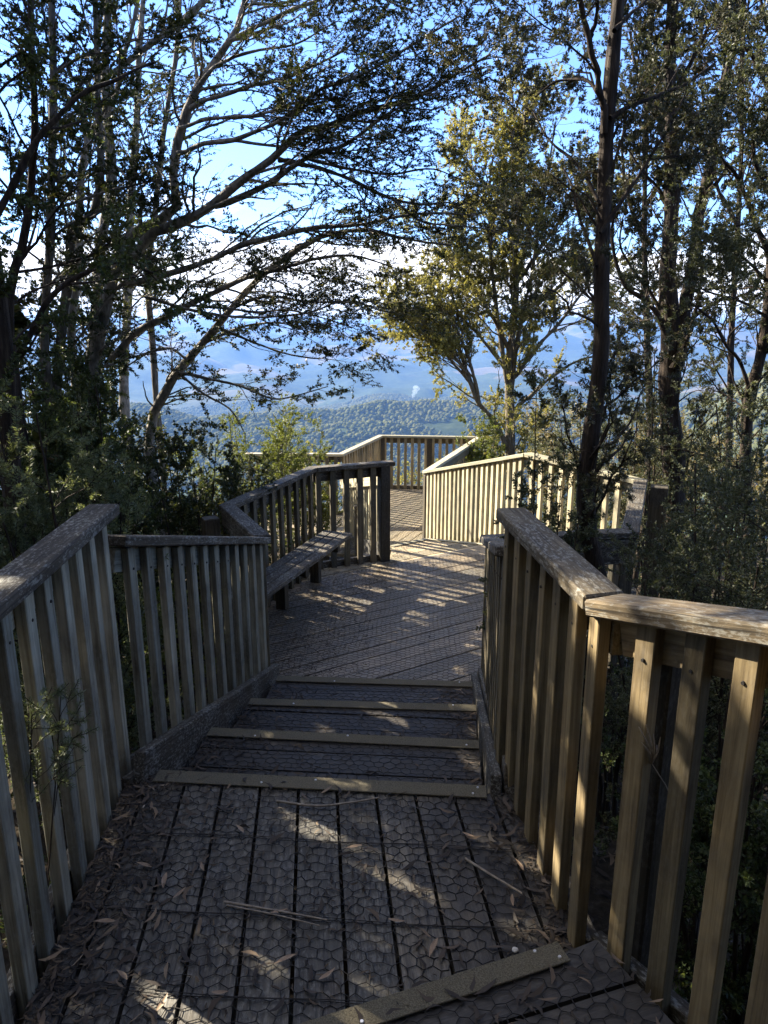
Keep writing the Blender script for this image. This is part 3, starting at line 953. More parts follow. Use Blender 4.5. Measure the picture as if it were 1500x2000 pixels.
def plant(name, base, label, cat, group, limbs, levels, leafspec, bark, leafm, g, sides=(8, 5, 3, 3), trunk_name='trunk', crown_name='crown', limb_extra=None):
    """limbs: list of (points (n,3), r0, r1); levels: sprout settings; leafspec: list of (level, settings)"""
    root = thing(name, base, label, cat, group)
    K0 = 28
    PT = np.stack([spline(p, K0, 0.0) for p, a, b in limbs])
    # a little knottiness
    nz = g.normal(0, 1, PT.shape)
    for _ in range(2):
        nz[:, 1:-1] = (nz[:, :-2] + nz[:, 1:-1] + nz[:, 2:]) / 3
    RD = np.stack([a * (1 - np.linspace(0, 1, K0)) + b * np.linspace(0, 1, K0) for p, a, b in limbs])
    nz[:, 0] = 0
    PT = PT + nz * (RD[:, :, None] * 0.55)
    RD = RD * (1 + 0.10 * g.normal(0, 1, RD.shape))
    woods = [tube(PT, RD, sides[0])]
    stage = [(PT, RD)]
    src = (PT, RD)
    for i, lv in enumerate(levels):
        lv = dict(lv)
        frm = lv.pop('frm', None)
        s_ = stage[frm] if frm is not None else stage[-1]
        sub = lv.pop('sub', None)
        if sub is not None:
            s_ = (s_[0][sub], s_[1][sub])
        ch = sprout(s_[0], s_[1], g=g, **lv)
        stage.append(ch)
        woods.append(tube(ch[0], np.maximum(ch[1], 0.0011), sides[min(i + 1, len(sides) - 1)]))
    V, F = merge(woods)
    V = V - np.array(base)
    link_mesh(trunk_name, np_mesh(trunk_name, V, F, True), M[bark], root)
    lf = [leaves(stage[i][0], g=g, **sp) for i, sp in leafspec]
    V, F = merge(lf)
    V = V - np.array(base)
    link_mesh(crown_name, np_mesh(crown_name, V, F), M[leafm], root)
    return root

def px_limb(pts, y0, y1, w0, w1):
    """limb traced from the photograph, set between y0 and y1 metres ahead; widths in photo pixels"""
    n = len(pts)
    out = []
    for i, (u, v) in enumerate(pts):
        t = i / (n - 1)
        out.append(P(u, v, y0 + (y1 - y0) * t))
    return (np.array(out), w0 / 2 / F_PX * y0, w1 / 2 / F_PX * y1)

GT = 'trees beside the boardwalk'
GS = 'shrubs beside the boardwalk'

BEECH = dict(
    levels=[dict(per_m=9.5, length=0.78, angle=0.75, trop=(0.10, -0.02, 0.05), wob=0.16, K=8, tmin=0.22, flat=0.55, rr=0.45, rmax=0.014),
            dict(per_m=9.5, length=0.33, angle=0.75, trop=(0.08, 0, 0.04), wob=0.18, K=6, tmin=0.1, flat=0.45, rr=0.5, rmax=0.006),
            dict(per_m=15, length=0.13, angle=0.8, trop=(0.03, 0, 0.03), wob=0.2, K=4, tmin=0.05, flat=0.4, rr=0.6, rmax=0.003)],
    leaf=[(3, dict(per_m=150, size=0.0165, aspect=0.46, flat=0.45, spread=0.65)), (2, dict(per_m=30, size=0.0165, aspect=0.48, flat=0.45, tmin=0.4, spread=0.65))])

def base_of(limb, drop=0.0):
    p = limb[0][0]
    return (p[0], p[1], float(ground_z(p[0], p[1])))

def to_ground(pts_limb):
    """lengthen a traced limb down to the ground"""
    pts, a, b = pts_limb
    p = pts[0].copy()
    gz = float(ground_z(p[0], p[1])) - 0.1
    if p[2] > gz + 0.3:
        q = np.array([p[0] - 0.06, p[1] + 0.03, gz])
        m_ = (p + q) / 2 + np.array([0.02, 0, 0])
        pts = np.vstack([q, m_, pts])
        a = a * 1.25
    return (pts, a, b)

# --- the big leaning beech on the left
g = np.random.default_rng(101)
T1 = [
    to_ground(px_limb([(172, 900), (180, 760), (195, 650), (215, 560), (230, 500), (260, 455), (300, 435), (330, 425), (345, 400), (335, 370), (345, 310), (350, 260), (370, 210), (395, 155), (425, 115), (460, 65), (480, 0), (500, -80)], 6.5, 6.1, 34, 8)),
    px_limb([(232, 520), (262, 505), (285, 480), (300, 460), (340, 445), (380, 425), (425, 395), (470, 360), (510, 330), (545, 305), (565, 280), (600, 255), (645, 247), (690, 220), (750, 205), (830, 180), (900, 140), (960, 105)], 6.5, 5.6, 22, 4),
    px_limb([(545, 312), (585, 320), (625, 330), (670, 345), (715, 365), (760, 385), (820, 400), (880, 395)], 6.1, 5.6, 9, 3),
    px_limb([(420, 402), (480, 385), (525, 360), (575, 325), (615, 300), (665, 285), (700, 265), (750, 230), (800, 200), (850, 175)], 6.3, 5.3, 12, 3),
    px_limb([(255, 555), (290, 545), (350, 525), (425, 500), (480, 475), (540, 460), (615, 445), (700, 440), (770, 425), (850, 415), (930, 420)], 6.5, 5.5, 13, 3),
    px_limb([(215, 700), (265, 650), (320, 620), (360, 600), (410, 575), (465, 550), (510, 535), (560, 520), (615, 505), (690, 500), (760, 520)], 6.7, 5.9, 14, 3),
    px_limb([(360, 595), (430, 600), (500, 610), (560, 605), (620, 618), (690, 640)], 6.4, 5.9, 6, 2),
    px_limb([(285, 580), (350, 600), (425, 615), (500, 620), (600, 612), (660, 590), (740, 600)], 6.5, 5.8, 7, 2),
    px_limb([(372, 212), (435, 185), (500, 165), (565, 150), (650, 110), (720, 60)], 6.2, 5.6, 9, 3),
    px_limb([(450, 80), (500, 55), (550, 30), (620, 0), (700, -40), (800, -60)], 6.1, 5.5, 8, 3),
    px_limb([(347, 300), (400, 280), (470, 270), (540, 240), (620, 180), (700, 150), (800, 90), (900, 30)], 6.2, 5.4, 9, 3),
    px_limb([(352, 250), (420, 230), (500, 225), (580, 200), (660, 190)], 6.2, 5.7, 7, 3),
    px_limb([(760, 385), (820, 430), (880, 440), (960, 450), (1010, 480)], 5.7, 5.4, 5, 2),
    px_limb([(600, 310), (680, 330), (760, 340), (840, 330), (900, 350)], 6.0, 5.5, 6, 2),
    px_limb([(440, 275), (560, 285), (650, 265), (720, 270)], 6.2, 5.8, 6, 2),
    px_limb([(485, 10), (560, 5), (640, -20), (720, -30)], 6.1, 5.7, 6, 2),
    px_limb([(372, 190), (420, 130), (500, 100), (580, 85), (660, 40)], 6.15, 5.7, 7, 2),
    px_limb([(640, -40), (730, -10), (820, 30)], 5.7, 5.3, 6, 2),
]
plant('beech_tree', base_of(T1[0]), 'large pale beech on the left whose crooked trunk fans long branches over the boardwalk', 'tree', GT,
      T1, BEECH['levels'], BEECH['leaf'], 'bark_pale', 'lf_beech', g)

# second leaning stem of the beeches, with low drooping branches
g = np.random.default_rng(102)
TE = [
    to_ground(px_limb([(290, 850), (330, 760), (385, 690), (425, 640), (460, 595), (500, 550), (530, 525), (565, 500), (610, 470), (660, 455), (720, 450), (800, 470), (880, 480)], 6.9, 5.9, 24, 4)),
    px_limb([(350, 728), (390, 735), (430, 745), (475, 755), (520, 775), (550, 780), (590, 770), (640, 755)], 6.7, 6.3, 7, 2),
    px_limb([(430, 640), (500, 670), (560, 690), (620, 700), (650, 690)], 6.6, 6.2, 6, 2),
    px_limb([(450, 605), (520, 580), (600, 590), (690, 590), (760, 610), (830, 600)], 6.5, 5.9, 6, 2),
    px_limb([(400, 670), (470, 640), (540, 630), (610, 650)], 6.7, 6.3, 6, 2),
    px_limb([(350, 730), (400, 770), (450, 800), (480, 850)], 6.8, 6.4, 6, 2),
    px_limb([(370, 705), (330, 680), (290, 690), (240, 720)], 6.8, 6.5, 6, 2),
]
plant('beech_tree', base_of(TE[0]), 'smaller beech stem leaning right with low drooping sprays against the blue valley', 'tree', GT,
      TE, [dict(per_m=6.5, length=0.55, angle=0.7, trop=(0.06, 0, -0.02), wob=0.17, K=7, tmin=0.2, flat=0.6, rr=0.45, rmax=0.010), BEECH['levels'][1], BEECH['levels'][2]],
      [(3, dict(per_m=80, size=0.025, aspect=0.55, flat=0.5)), (2, dict(per_m=18, size=0.025, aspect=0.55, flat=0.5))], 'bark_pale', 'lf_beech', g)

TALL = [dict(per_m=5.5, length=1.0, angle=0.85, trop=(0.05, 0, 0.12), wob=0.15, K=8, tmin=0.36, rr=0.4, rmax=0.012),
        dict(per_m=10, length=0.42, angle=0.7, trop=(0, 0, 0.05), wob=0.18, K=6, tmin=0.15, flat=0.7, rr=0.5, rmax=0.006),
        dict(per_m=12, length=0.16, angle=0.75, trop=(0, 0, 0.03), wob=0.2, K=4, tmin=0.05, flat=0.6, rr=0.6, rmax=0.003)]
TALL_LEAF = [(3, dict(per_m=200, size=0.021, aspect=0.48, flat=0.6, spread=0.7))]
def tall(seed, limbs, label, bark='bark_grey', leafm='lf_beech', levels=None, leaf=None, name='beech_tree'):
    g = np.random.default_rng(seed)
    limbs = [to_ground(limbs[0])] + limbs[1:]
    return plant(name, base_of(limbs[0]), label, 'tree', GT, limbs, levels or TALL, leaf or TALL_LEAF, bark, leafm, g)

tall(110, [px_limb([(172, 800), (185, 640), (192, 530), (200, 450), (215, 390), (215, 320), (210, 240), (208, 150), (212, 75), (215, 0), (220, -120)], 8.0, 8.0, 24, 12)],
     'straight grey trunk just left of the crooked beech elbow')
tall(111, [px_limb([(140, 680), (150, 540), (155, 400), (160, 320), (170, 280), (165, 235), (160, 200), (175, 175), (210, 150), (250, 120), (295, 85), (340, 50), (400, 0), (460, -60)], 7.2, 6.8, 18, 8),
           px_limb([(175, 262), (215, 210), (240, 130), (262, 40), (280, -60)], 7.2, 7.0, 11, 5)],
     'thin pale tree on the left that bends right high up', 'bark_pale')
tall(112, [px_limb([(108, 760), (114, 700), (120, 625), (132, 550), (138, 480), (140, 437), (160, 424), (182, 418), (195, 380), (198, 300), (190, 200), (188, 80), (190, -60)], 6.2, 6.2, 22, 9)],
     'dark trunk on the left with a sharp sideways elbow', 'bark_grey')
tall(113, [px_limb([(88, 700), (98, 450), (102, 350), (105, 200), (100, 50), (98, -100)], 5.6, 5.6, 19, 11)],
     'slim upright trunk rising through dark foliage near the left edge', 'bark_grey')
tall(114, [px_limb([(20, 640), (45, 480), (60, 400), (66, 300), (67, 225), (60, 100), (55, -90)], 5.0, 5.0, 17, 10)],
     'slim trunk nearest the left edge leaning slightly right', 'bark_dark')
tall(115, [px_limb([(242, 760), (245, 660), (252, 560), (258, 420), (262, 300), (268, 200), (272, 100), (285, -60)], 9.0, 9.0, 20, 8)],
     'pale upright trunk standing behind the crooked beech', 'bark_pale')
tall(116, [px_limb([(290, 560), (300, 430), (312, 340), (320, 250), (332, 170), (345, 100), (352, 0), (358, -100)], 9.4, 9.4, 12, 7)],
     'thin distant stem seen through the beech branches', 'bark_grey')

# overhanging foliage at the upper left, growing from a tree beside the walk
g = np.random.default_rng(120)
OV = [to_ground((np.array([[-2.75, 3.7, 0.2], [-2.7, 3.7, 1.6], [-2.6, 3.65, 3.0], [-2.45, 3.6, 4.6], [-2.4, 3.6, 6.0]]), 0.05, 0.02)),
      (np.array([[-2.65, 3.65, 2.2], [-2.3, 3.7, 2.7], [-2.0, 3.8, 2.9], [-1.85, 3.9, 3.0]]), 0.02, 0.006),
      (np.array([[-2.6, 3.65, 3.0], [-2.3, 3.6, 3.5], [-2.0, 3.7, 3.9], [-1.75, 3.8, 4.1]]), 0.02, 0.006),
      (np.array([[-2.68, 3.7, 1.5], [-2.4, 3.75, 1.9], [-2.1, 3.8, 2.05], [-1.95, 3.9, 2.0]]), 0.02, 0.006),
      (np.array([[-2.5, 3.6, 4.0], [-2.2, 3.6, 4.5], [-1.9, 3.7, 4.7]]), 0.02, 0.006)]
OV = [(p + np.array([0.72, 0.1, 0.0]), ra, rb) for p, ra, rb in OV]
plant('broadleaf_tree', base_of(OV[0]), 'dark leafy tree at the left edge with a few bright green leaves', 'tree', GT, OV,
      [dict(per_m=7, length=0.6, angle=0.8, trop=(0.04, 0, 0.04), wob=0.2, K=7, tmin=0.25, rr=0.5, rmax=0.010),
       dict(per_m=12, length=0.25, angle=0.8, wob=0.2, K=5, tmin=0.1, rr=0.5, rmax=0.004)],
      [(2, dict(per_m=140, size=0.026, aspect=0.48)), (1, dict(per_m=24, size=0.026, aspect=0.48))], 'bark_dark', 'lf_dark', g)

# --- shrubs
def shrub(seed, x, y, label, height, radius, stems=9, leafm='lf_dark', bark='bark_dark', leaf=(0.026, 0.5), per=70, dens=(8, 12), lean=(0, 0), name='shrub', z=None,
          flat=None, r0=0.014, group=GS, twig=0.22, br=0.5, tmin=0.2, sides=(6, 4, 3)):
    g = np.random.default_rng(seed)
    z0 = float(ground_z(x, y)) if z is None else z
    limbs = []
    for k in range(stems):
        a = 2 * math.pi * (k + g.uniform(-0.35, 0.35)) / stems
        q = radius * g.uniform(0.25, 1.0)
        h = height * g.uniform(0.72, 1.05) * (1.08 - 0.35 * (q / radius) ** 2)
        ex, ey = q * math.cos(a), q * math.sin(a)
        pts = [(x + 0.06 * math.cos(a), y + 0.06 * math.sin(a), z0 - 0.05)]
        for t in (0.3, 0.6, 1.0):
            pts.append((x + ex * t ** 0.8 + lean[0] * t + g.normal(0, 0.05 * radius), y + ey * t ** 0.8 + lean[1] * t + g.normal(0, 0.05 * radius), z0 + h * t))
        limbs.append((np.array(pts), r0 * g.uniform(0.7, 1.2), r0 * 0.3))
    return plant(name, (x, y, z0), label, 'shrub' if name != 'sapling' else 'sapling', group, limbs,
                 [dict(per_m=dens[0], length=br, angle=0.7, trop=(0, 0, 0.12), wob=0.2, K=6, tmin=tmin, rr=0.5, rmax=0.007),
                  dict(per_m=dens[1], length=twig, angle=0.75, trop=(0, 0, 0.08), wob=0.2, K=5, tmin=0.1, rr=0.55, rmax=0.0035)],
                 [(2, dict(per_m=per, size=leaf[0], aspect=leaf[1], flat=flat)), (1, dict(per_m=per * 0.3, size=leaf[0], aspect=leaf[1], flat=flat, tmin=0.4))],
                 bark, leafm, g, sides=sides, trunk_name='stems', crown_name='foliage')

# left side
shrub(201, -1.62, 3.35, 'soft feathery grey green shrub leaning on the left landing handrail', 2.15, 0.5, 14, 'lf_feather', leaf=(0.022, 0.22), per=240, dens=(10, 15), twig=0.2)
shrub(202, -2.75, 5.6, 'dark glossy shrub filling the left edge behind the feathery shrub', 2.6, 0.75, 10, 'lf_dark', leaf=(0.026, 0.48), per=180)
shrub(203, -2.3, 5.1, 'dense dark shrub at the foot of the crooked beech', 2.45, 0.75, 11, 'lf_dark', leaf=(0.022, 0.5), per=192)
shrub(204, -1.85, 6.1, 'dark twiggy shrub between the beech and the bench fence', 2.25, 0.75, 12, 'lf_beech', leaf=(0.022, 0.55), per=152, dens=(9, 14))
shrub(205, -1.65, 7.3, 'twiggy olive shrub behind the corner of the bench fence', 1.75, 0.6, 11, 'lf_beech', leaf=(0.024, 0.55), per=144)
shrub(206, -1.62, 4.55, 'low bright green leaved shrub just behind the left stair fence', 1.15, 0.4, 7, 'lf_bright', leaf=(0.034, 0.5), per=55)
shrub(207, -3.1, 6.6, 'tall dark shrub deep on the left among the trunks', 3.2, 0.9, 10, 'lf_dark', leaf=(0.027, 0.5), per=156)
shrub(208, -3.4, 8.3, 'shaded olive shrub behind the left trunks', 2.8, 1.0, 11, 'lf_beech', leaf=(0.036, 0.5), per=65)
shrub(209, -1.2, 9.75, 'sunlit yellow green bush left of the far deck', 2.5, 0.6, 13, 'lf_bright', 'bark_tan', leaf=(0.027, 0.45), per=112, r0=0.012)
shrub(210, -2.1, 10.4, 'taller sunlit bush behind the beech sprays', 2.35, 0.8, 11, 'lf_bright', 'bark_tan', leaf=(0.027, 0.45), per=105)
shrub(211, -1.3, 6.35, 'low dark green shrub under the bench fence', 1.1, 0.45, 8, 'lf_dark', leaf=(0.026, 0.5), per=70)
# sapling sprig in front of the left fence
shrub(212, -1.07, 1.70, 'feathery sapling sprig poking through the left landing fence', 1.32, 0.10, 4, 'lf_feather', leaf=(0.013, 0.13), per=420, dens=(20, 26), twig=0.07, br=0.13, name='sapling', z=-0.38, r0=0.004, tmin=0.76, lean=(0.17, 0.02))

# --- right side trees
g = np.random.default_rng(301)
TEA = [dict(per_m=7.0, length=0.62, angle=0.75, trop=(0, 0, 0.14), wob=0.2, K=7, tmin=0.3, rr=0.42, rmax=0.009),
       dict(per_m=15, length=0.28, angle=0.7, trop=(0, 0, 0.1), wob=0.22, K=5, tmin=0.25, rr=0.5, rmax=0.004),
       dict(per_m=20, length=0.10, angle=0.75, trop=(0, 0, 0.08), wob=0.2, K=4, tmin=0.05, rr=0.6, rmax=0.002)]
TEA_LEAF = [(3, dict(per_m=210, size=0.019, aspect=0.36, up=0.15))]
RT1 = [
    to_ground(px_limb([(1170, 1180), (1163, 1080), (1155, 1000), (1157, 900), (1165, 800), (1172, 690), (1169, 587), (1169, 507), (1175, 427), (1180, 373), (1185, 293), (1190, 213), (1199, 150), (1201, 80), (1212, 0), (1222, -120)], 3.9, 4.1, 36, 20)),
    px_limb([(1180, 260), (1172, 176), (1158, 120), (1148, 70), (1137, 20), (1130, -60)], 4.0, 3.9, 14, 6),
    px_limb([(1153, 80), (1164, 32), (1172, -40)], 3.95, 3.9, 8, 5),
    px_limb([(1172, 455), (1207, 405), (1233, 363), (1276, 300), (1313, 235), (1340, 180)], 3.95, 4.2, 8, 3),
    px_limb([(1190, 230), (1233, 208), (1287, 187), (1340, 165), (1400, 120)], 4.0, 4.3, 9, 3),
    px_limb([(1160, 930), (1172, 910), (1197, 887), (1216, 868), (1235, 835)], 3.9, 4.1, 9, 3),
    px_limb([(1158, 876), (1197, 865), (1215, 845), (1235, 815), (1250, 770)], 3.9, 4.1, 7, 3),
    px_limb([(1182, 200), (1150, 160), (1127, 155), (1085, 160), (1045, 190)], 4.0, 4.3, 7, 3),
    px_limb([(1172, 400), (1140, 340), (1105, 300), (1068, 268), (1040, 215)], 3.95, 4.3, 7, 3),
    px_limb([(1166, 520), (1148, 470), (1135, 430), (1115, 360), (1100, 330)], 3.95, 4.2, 8, 3),
    px_limb([(1168, 600), (1130, 560), (1090, 520), (1060, 470)], 3.95, 4.3, 6, 2),
    px_limb([(1200, 60), (1240, 20), (1290, -20)], 4.0, 4.2, 8, 3),
]
plant('tea_tree', base_of(RT1[0]), 'tall dark rough trunked tree rising in front of the side bay', 'tree', GT, RT1, TEA, TEA_LEAF, 'bark_dark', 'lf_gum', g, sides=(10, 5, 3, 3))

g = np.random.default_rng(302)
RT2 = [
    to_ground(px_limb([(1322, 1000), (1318, 900), (1312, 800), (1310, 690), (1305, 560), (1313, 453), (1313, 347), (1308, 213), (1313, 80), (1319, 0), (1322, -120)], 6.6, 6.8, 42, 16)),
    px_limb([(1318, 720), (1332, 650), (1342, 576), (1361, 480), (1372, 400), (1388, 320), (1399, 240), (1420, 150), (1440, 50), (1450, -60)], 6.6, 6.9, 26, 10),
    px_limb([(1308, 660), (1280, 610), (1255, 581), (1223, 560), (1201, 512), (1196, 453), (1200, 400)], 6.6, 6.6, 12, 4),
    px_limb([(1304, 640), (1290, 605), (1265, 565), (1239, 533), (1212, 480), (1215, 430)], 6.6, 6.8, 9, 3),
    px_limb([(1335, 640), (1352, 620), (1372, 608), (1400, 590), (1440, 580), (1490, 560)], 6.6, 6.4, 9, 3),
    px_limb([(1312, 420), (1280, 360), (1250, 330), (1225, 290)], 6.7, 6.8, 8, 3),
    px_limb([(1310, 240), (1270, 190), (1240, 120), (1230, 60)], 6.7, 6.8, 9, 3),
    px_limb([(1380, 380), (1420, 330), (1450, 300), (1480, 280)], 6.7, 6.6, 8, 3),
    px_limb([(1360, 490), (1400, 450), (1440, 440), (1480, 430)], 6.7, 6.6, 8, 3),
    px_limb([(1312, 180), (1350, 120), (1380, 60), (1400, 0)], 6.7, 6.6, 9, 3),
    px_limb([(1330, 690), (1350, 640), (1368, 560), (1375, 500)], 6.5, 6.3, 10, 4),
]
plant('tea_tree', base_of(RT2[0]), 'forked dark tree behind the right shrubs with upswept branches', 'tree', GT, RT2,
      [dict(TEA[0], per_m=8.5, length=0.8), dict(TEA[1], length=0.3), TEA[2]], [(3, dict(per_m=170, size=0.025, aspect=0.4, up=0.1))], 'bark_dark', 'lf_gum', g, sides=(10, 5, 3, 3))

g = np.random.default_rng(303)
RT3 = [
    to_ground(px_limb([(1455, 1100), (1460, 930), (1463, 852), (1465, 793), (1470, 765), (1479, 723), (1493, 681), (1498, 630), (1503, 583), (1510, 480), (1512, 380), (1520, 200), (1530, 0)], 5.2, 5.3, 24, 12)),
    px_limb([(1465, 775), (1463, 758), (1451, 719), (1439, 698), (1418, 679), (1404, 653), (1395, 630), (1372, 612), (1350, 590)], 5.2, 5.1, 9, 3),
    px_limb([(1419, 680), (1425, 655), (1445, 635), (1470, 605)], 5.2, 5.2, 5, 2),
    px_limb([(1502, 500), (1468, 411), (1436, 341), (1409, 309), (1390, 250)], 5.3, 5.2, 11, 4),
    px_limb([(1510, 400), (1480, 330), (1470, 250), (1460, 180)], 5.3, 5.1, 10, 4),
    px_limb([(1518, 220), (1480, 130), (1440, 70), (1410, 30)], 5.3, 5.1, 10, 4),
    px_limb([(1522, 150), (1500, 60), (1480, -20)], 5.3, 5.2, 10, 4),
    px_limb([(1500, 620), (1450, 590), (1400, 575), (1360, 560)], 5.3, 5.1, 7, 3),
    px_limb([(1506, 560), (1470, 520), (1420, 480), (1390, 440)], 5.3, 5.1, 7, 3),
]
plant('tea_tree', base_of(RT3[0]), 'dark trunk at the right edge forking above the valley slope', 'tree', GT, RT3,
      [dict(TEA[0], per_m=10, length=0.7), TEA[1], TEA[2]], [(3, dict(per_m=180, size=0.021, aspect=0.38, up=0.1))], 'bark_dark', 'lf_grey', g, sides=(8, 5, 3, 3))

# tree behind on the right, filling the upper right
tall(304, [px_limb([(1270, 900), (1262, 640), (1258, 440), (1262, 250), (1270, 60), (1275, -120)], 9.5, 9.5, 11, 7),
           px_limb([(1262, 480), (1225, 380), (1215, 280), (1230, 180)], 9.5, 9.5, 8, 3), px_limb([(1262, 400), (1320, 300), (1350, 200), (1360, 80)], 9.5, 9.5, 8, 3)],
     'slim brown tree behind the forked right hand tree', 'bark_dark', 'lf_gum', name='tea_tree')
tall(305, [px_limb([(1420, 900), (1430, 640), (1440, 440), (1450, 250), (1452, 60), (1455, -120)], 8.4, 8.4, 11, 7),
           px_limb([(1440, 440), (1400, 360), (1380, 260), (1370, 160)], 8.4, 8.4, 8, 3)],
     'slim brown stem between the two right hand forks', 'bark_dark', 'lf_gum', name='tea_tree')

# --- the sunlit tree beyond the steps
g = np.random.default_rng(310)
CT = [
    to_ground(px_limb([(1003, 980), (1000, 880), (996, 800), (998, 700), (1003, 600), (1008, 480), (1015, 380), (1022, 280), (1028, 190)], 13.5, 13.5, 20, 4)),
    px_limb([(998, 790), (1015, 640), (1040, 520), (1060, 400), (1075, 300), (1085, 240)], 13.5, 13.4, 9, 3),
    px_limb([(996, 760), (975, 640), (960, 520), (955, 420), (960, 330), (975, 270)], 13.5, 13.5, 10, 3),
    px_limb([(997, 880), (965, 825), (935, 790), (915, 745), (890, 700), (850, 670), (800, 655)], 13.5, 12.9, 12, 3),
    px_limb([(935, 790), (925, 730), (900, 660), (870, 610), (845, 610)], 13.3, 12.8, 8, 3),
    px_limb([(935, 790), (900, 690), (880, 640), (850, 590), (820, 590)], 13.3, 12.6, 7, 3),
    px_limb([(915, 745), (870, 690), (830, 640), (800, 620)], 13.2, 12.5, 6, 2),
    px_limb([(918, 740), (890, 705), (855, 680), (815, 650)], 13.2, 12.7, 6, 2),
    px_limb([(1000, 740), (1050, 680), (1100, 620), (1150, 560), (1195, 520)], 13.5, 13.4, 9, 3),
    px_limb([(1000, 690), (950, 600), (900, 540), (860, 480), (850, 430)], 13.5, 13.2, 9, 3),
    px_limb([(1003, 800), (1060, 750), (1120, 710), (1180, 690)], 13.5, 13.2, 8, 3),
    px_limb([(1006, 560), (1060, 480), (1100, 420), (1130, 350)], 13.5, 13.7, 8, 3),
    px_limb([(1008, 480), (980, 400), (940, 350), (910, 320)], 13.5, 13.4, 7, 3),
    px_limb([(1000, 660), (1010, 560), (1030, 450), (1045, 340)], 13.6, 13.9, 8, 3),
    px_limb([(985, 720), (940, 660), (900, 620), (880, 560), (890, 500)], 13.4, 13.0, 7, 3),
    px_limb([(1015, 380), (1000, 300), (1005, 230), (1020, 170)], 13.5, 13.5, 6, 3),
    px_limb([(1002, 620), (1090, 560), (1160, 470), (1190, 400)], 13.5, 13.8, 8, 3),
]
plant('yellow_green_tree', base_of(CT[0]), 'sunlit yellow green tree standing beyond the far steps', 'tree', GT, CT,
      [dict(per_m=7.0, length=1.05, angle=0.6, trop=(0, 0, 0.14), wob=0.16, K=7, tmin=0.12, rr=0.45, rmax=0.016),
       dict(per_m=13, length=0.45, angle=0.6, trop=(0, 0, 0.12), wob=0.2, K=5, tmin=0.2, rr=0.5, rmax=0.008),
       dict(per_m=12, length=0.18, angle=0.7, trop=(0, 0, 0.1), wob=0.2, K=4, tmin=0.1, rr=0.6, rmax=0.004)],
      [(3, dict(per_m=140, size=0.028, aspect=0.5)), (2, dict(per_m=14, size=0.028, aspect=0.5, tmin=0.5))], 'bark_tan', 'lf_yellow', g, sides=(8, 5, 3, 3))

# right side shrubs
shrub(401, 0.90, 3.85, 'small dark shrub in front of the sunlit stair fence', 2.25, 0.27, 15, 'lf_grey', leaf=(0.018, 0.45), per=230, br=0.24, twig=0.12, tmin=0.55, dens=(12, 17), r0=0.008)
shrub(402, 2.75, 6.9, 'dense grey green shrub around the forked tree', 2.9, 0.7, 11, 'lf_grey', leaf=(0.016, 0.42), per=177, dens=(9, 15), tmin=0.35)
shrub(403, 1.80, 3.6, 'broad grey green shrub beyond the right landing handrail', 2.15, 0.36, 13, 'lf_grey', leaf=(0.015, 0.42), per=237, dens=(9, 15), tmin=0.3, br=0.32)
shrub(404, 2.5, 4.75, 'twiggy shrub at the right edge under the dark trunk', 2.3, 0.6, 10, 'lf_grey', leaf=(0.016, 0.42), per=153)
shrub(405, 1.12, 1.85, 'dark green undergrowth shrub behind the foreground pickets', 1.3, 0.36, 11, 'lf_dark', leaf=(0.017, 0.42), per=196, dens=(10, 16), twig=0.16, br=0.35)
shrub(406, 1.28, 2.45, 'dark bushy shrub behind the foreground handrail', 1.6, 0.35, 10, 'lf_grey', leaf=(0.012, 0.42), per=259, dens=(9, 15), twig=0.18)
shrub(407, 1.28, 3.55, 'low dark shrub at the foot of the rough dark trunk', 1.05, 0.25, 7, 'lf_dark', leaf=(0.018, 0.45), per=140, br=0.25, twig=0.14)
shrub(408, 2.5, 8.8, 'bushy dark shrub behind the sunlit bay fence', 2.6, 0.75, 10, 'lf_grey', leaf=(0.026, 0.42), per=112)
shrub(409, 1.75, 12.5, 'bright yellow green bush beside the far deck corner', 2.05, 0.55, 10, 'lf_bright', 'bark_tan', leaf=(0.042, 0.5), per=60)
shrub(411, 1.52, 2.9, 'dense shrub at the right edge above the foreground handrail', 1.95, 0.45, 10, 'lf_grey', leaf=(0.013, 0.42), per=248, dens=(9, 15))
shrub(412, 1.05, 8.6 + 1.9, 'low green shrub under the sunlit stair fence', 1.3, 0.4, 8, 'lf_bright', leaf=(0.034, 0.45), per=50)
for i, (x, y, h, w, lab) in enumerate([(5.2, 13.5, 2.2, 1.2, 'sunlit tan scrub nearest behind the bay fence'), (7.4, 15.5, 2.6, 1.5, 'sunlit tan scrub further right on the slope'),
                                       (4.2, 17.5, 2.8, 1.4, 'sunlit tan scrub behind the yellow green tree'), (9.5, 17.0, 2.8, 1.6, 'rightmost sunlit tan scrub on the slope'),
                                       (6.2, 20.0, 3.4, 1.8, 'farthest sunlit tan scrub on the slope')]):
    shrub(430 + i, x, y, lab, h, w, 11, 'lf_tan', 'bark_tan', leaf=(0.055, 0.45), per=34, dens=(4.5, 8), twig=0.32, br=0.8, group='sunlit scrub on the slope')
for i, (x, y, h, w, lab) in enumerate([(0.3, 15.4, 1.15, 0.7, 'low yellow shrub seen between the end fence pickets'), (1.3, 15.6, 1.0, 0.7, 'low yellow shrub right of the end fence mid post'),
                                       (-1.2, 14.6, 1.5, 0.7, 'low yellow shrub left of the lookout corner')]):
    shrub(440 + i, x, y, lab, h, w, 9, 'lf_yellow', 'bark_tan', leaf=(0.045, 0.45), per=45, dens=(5, 9), group='low shrubs below the lookout')

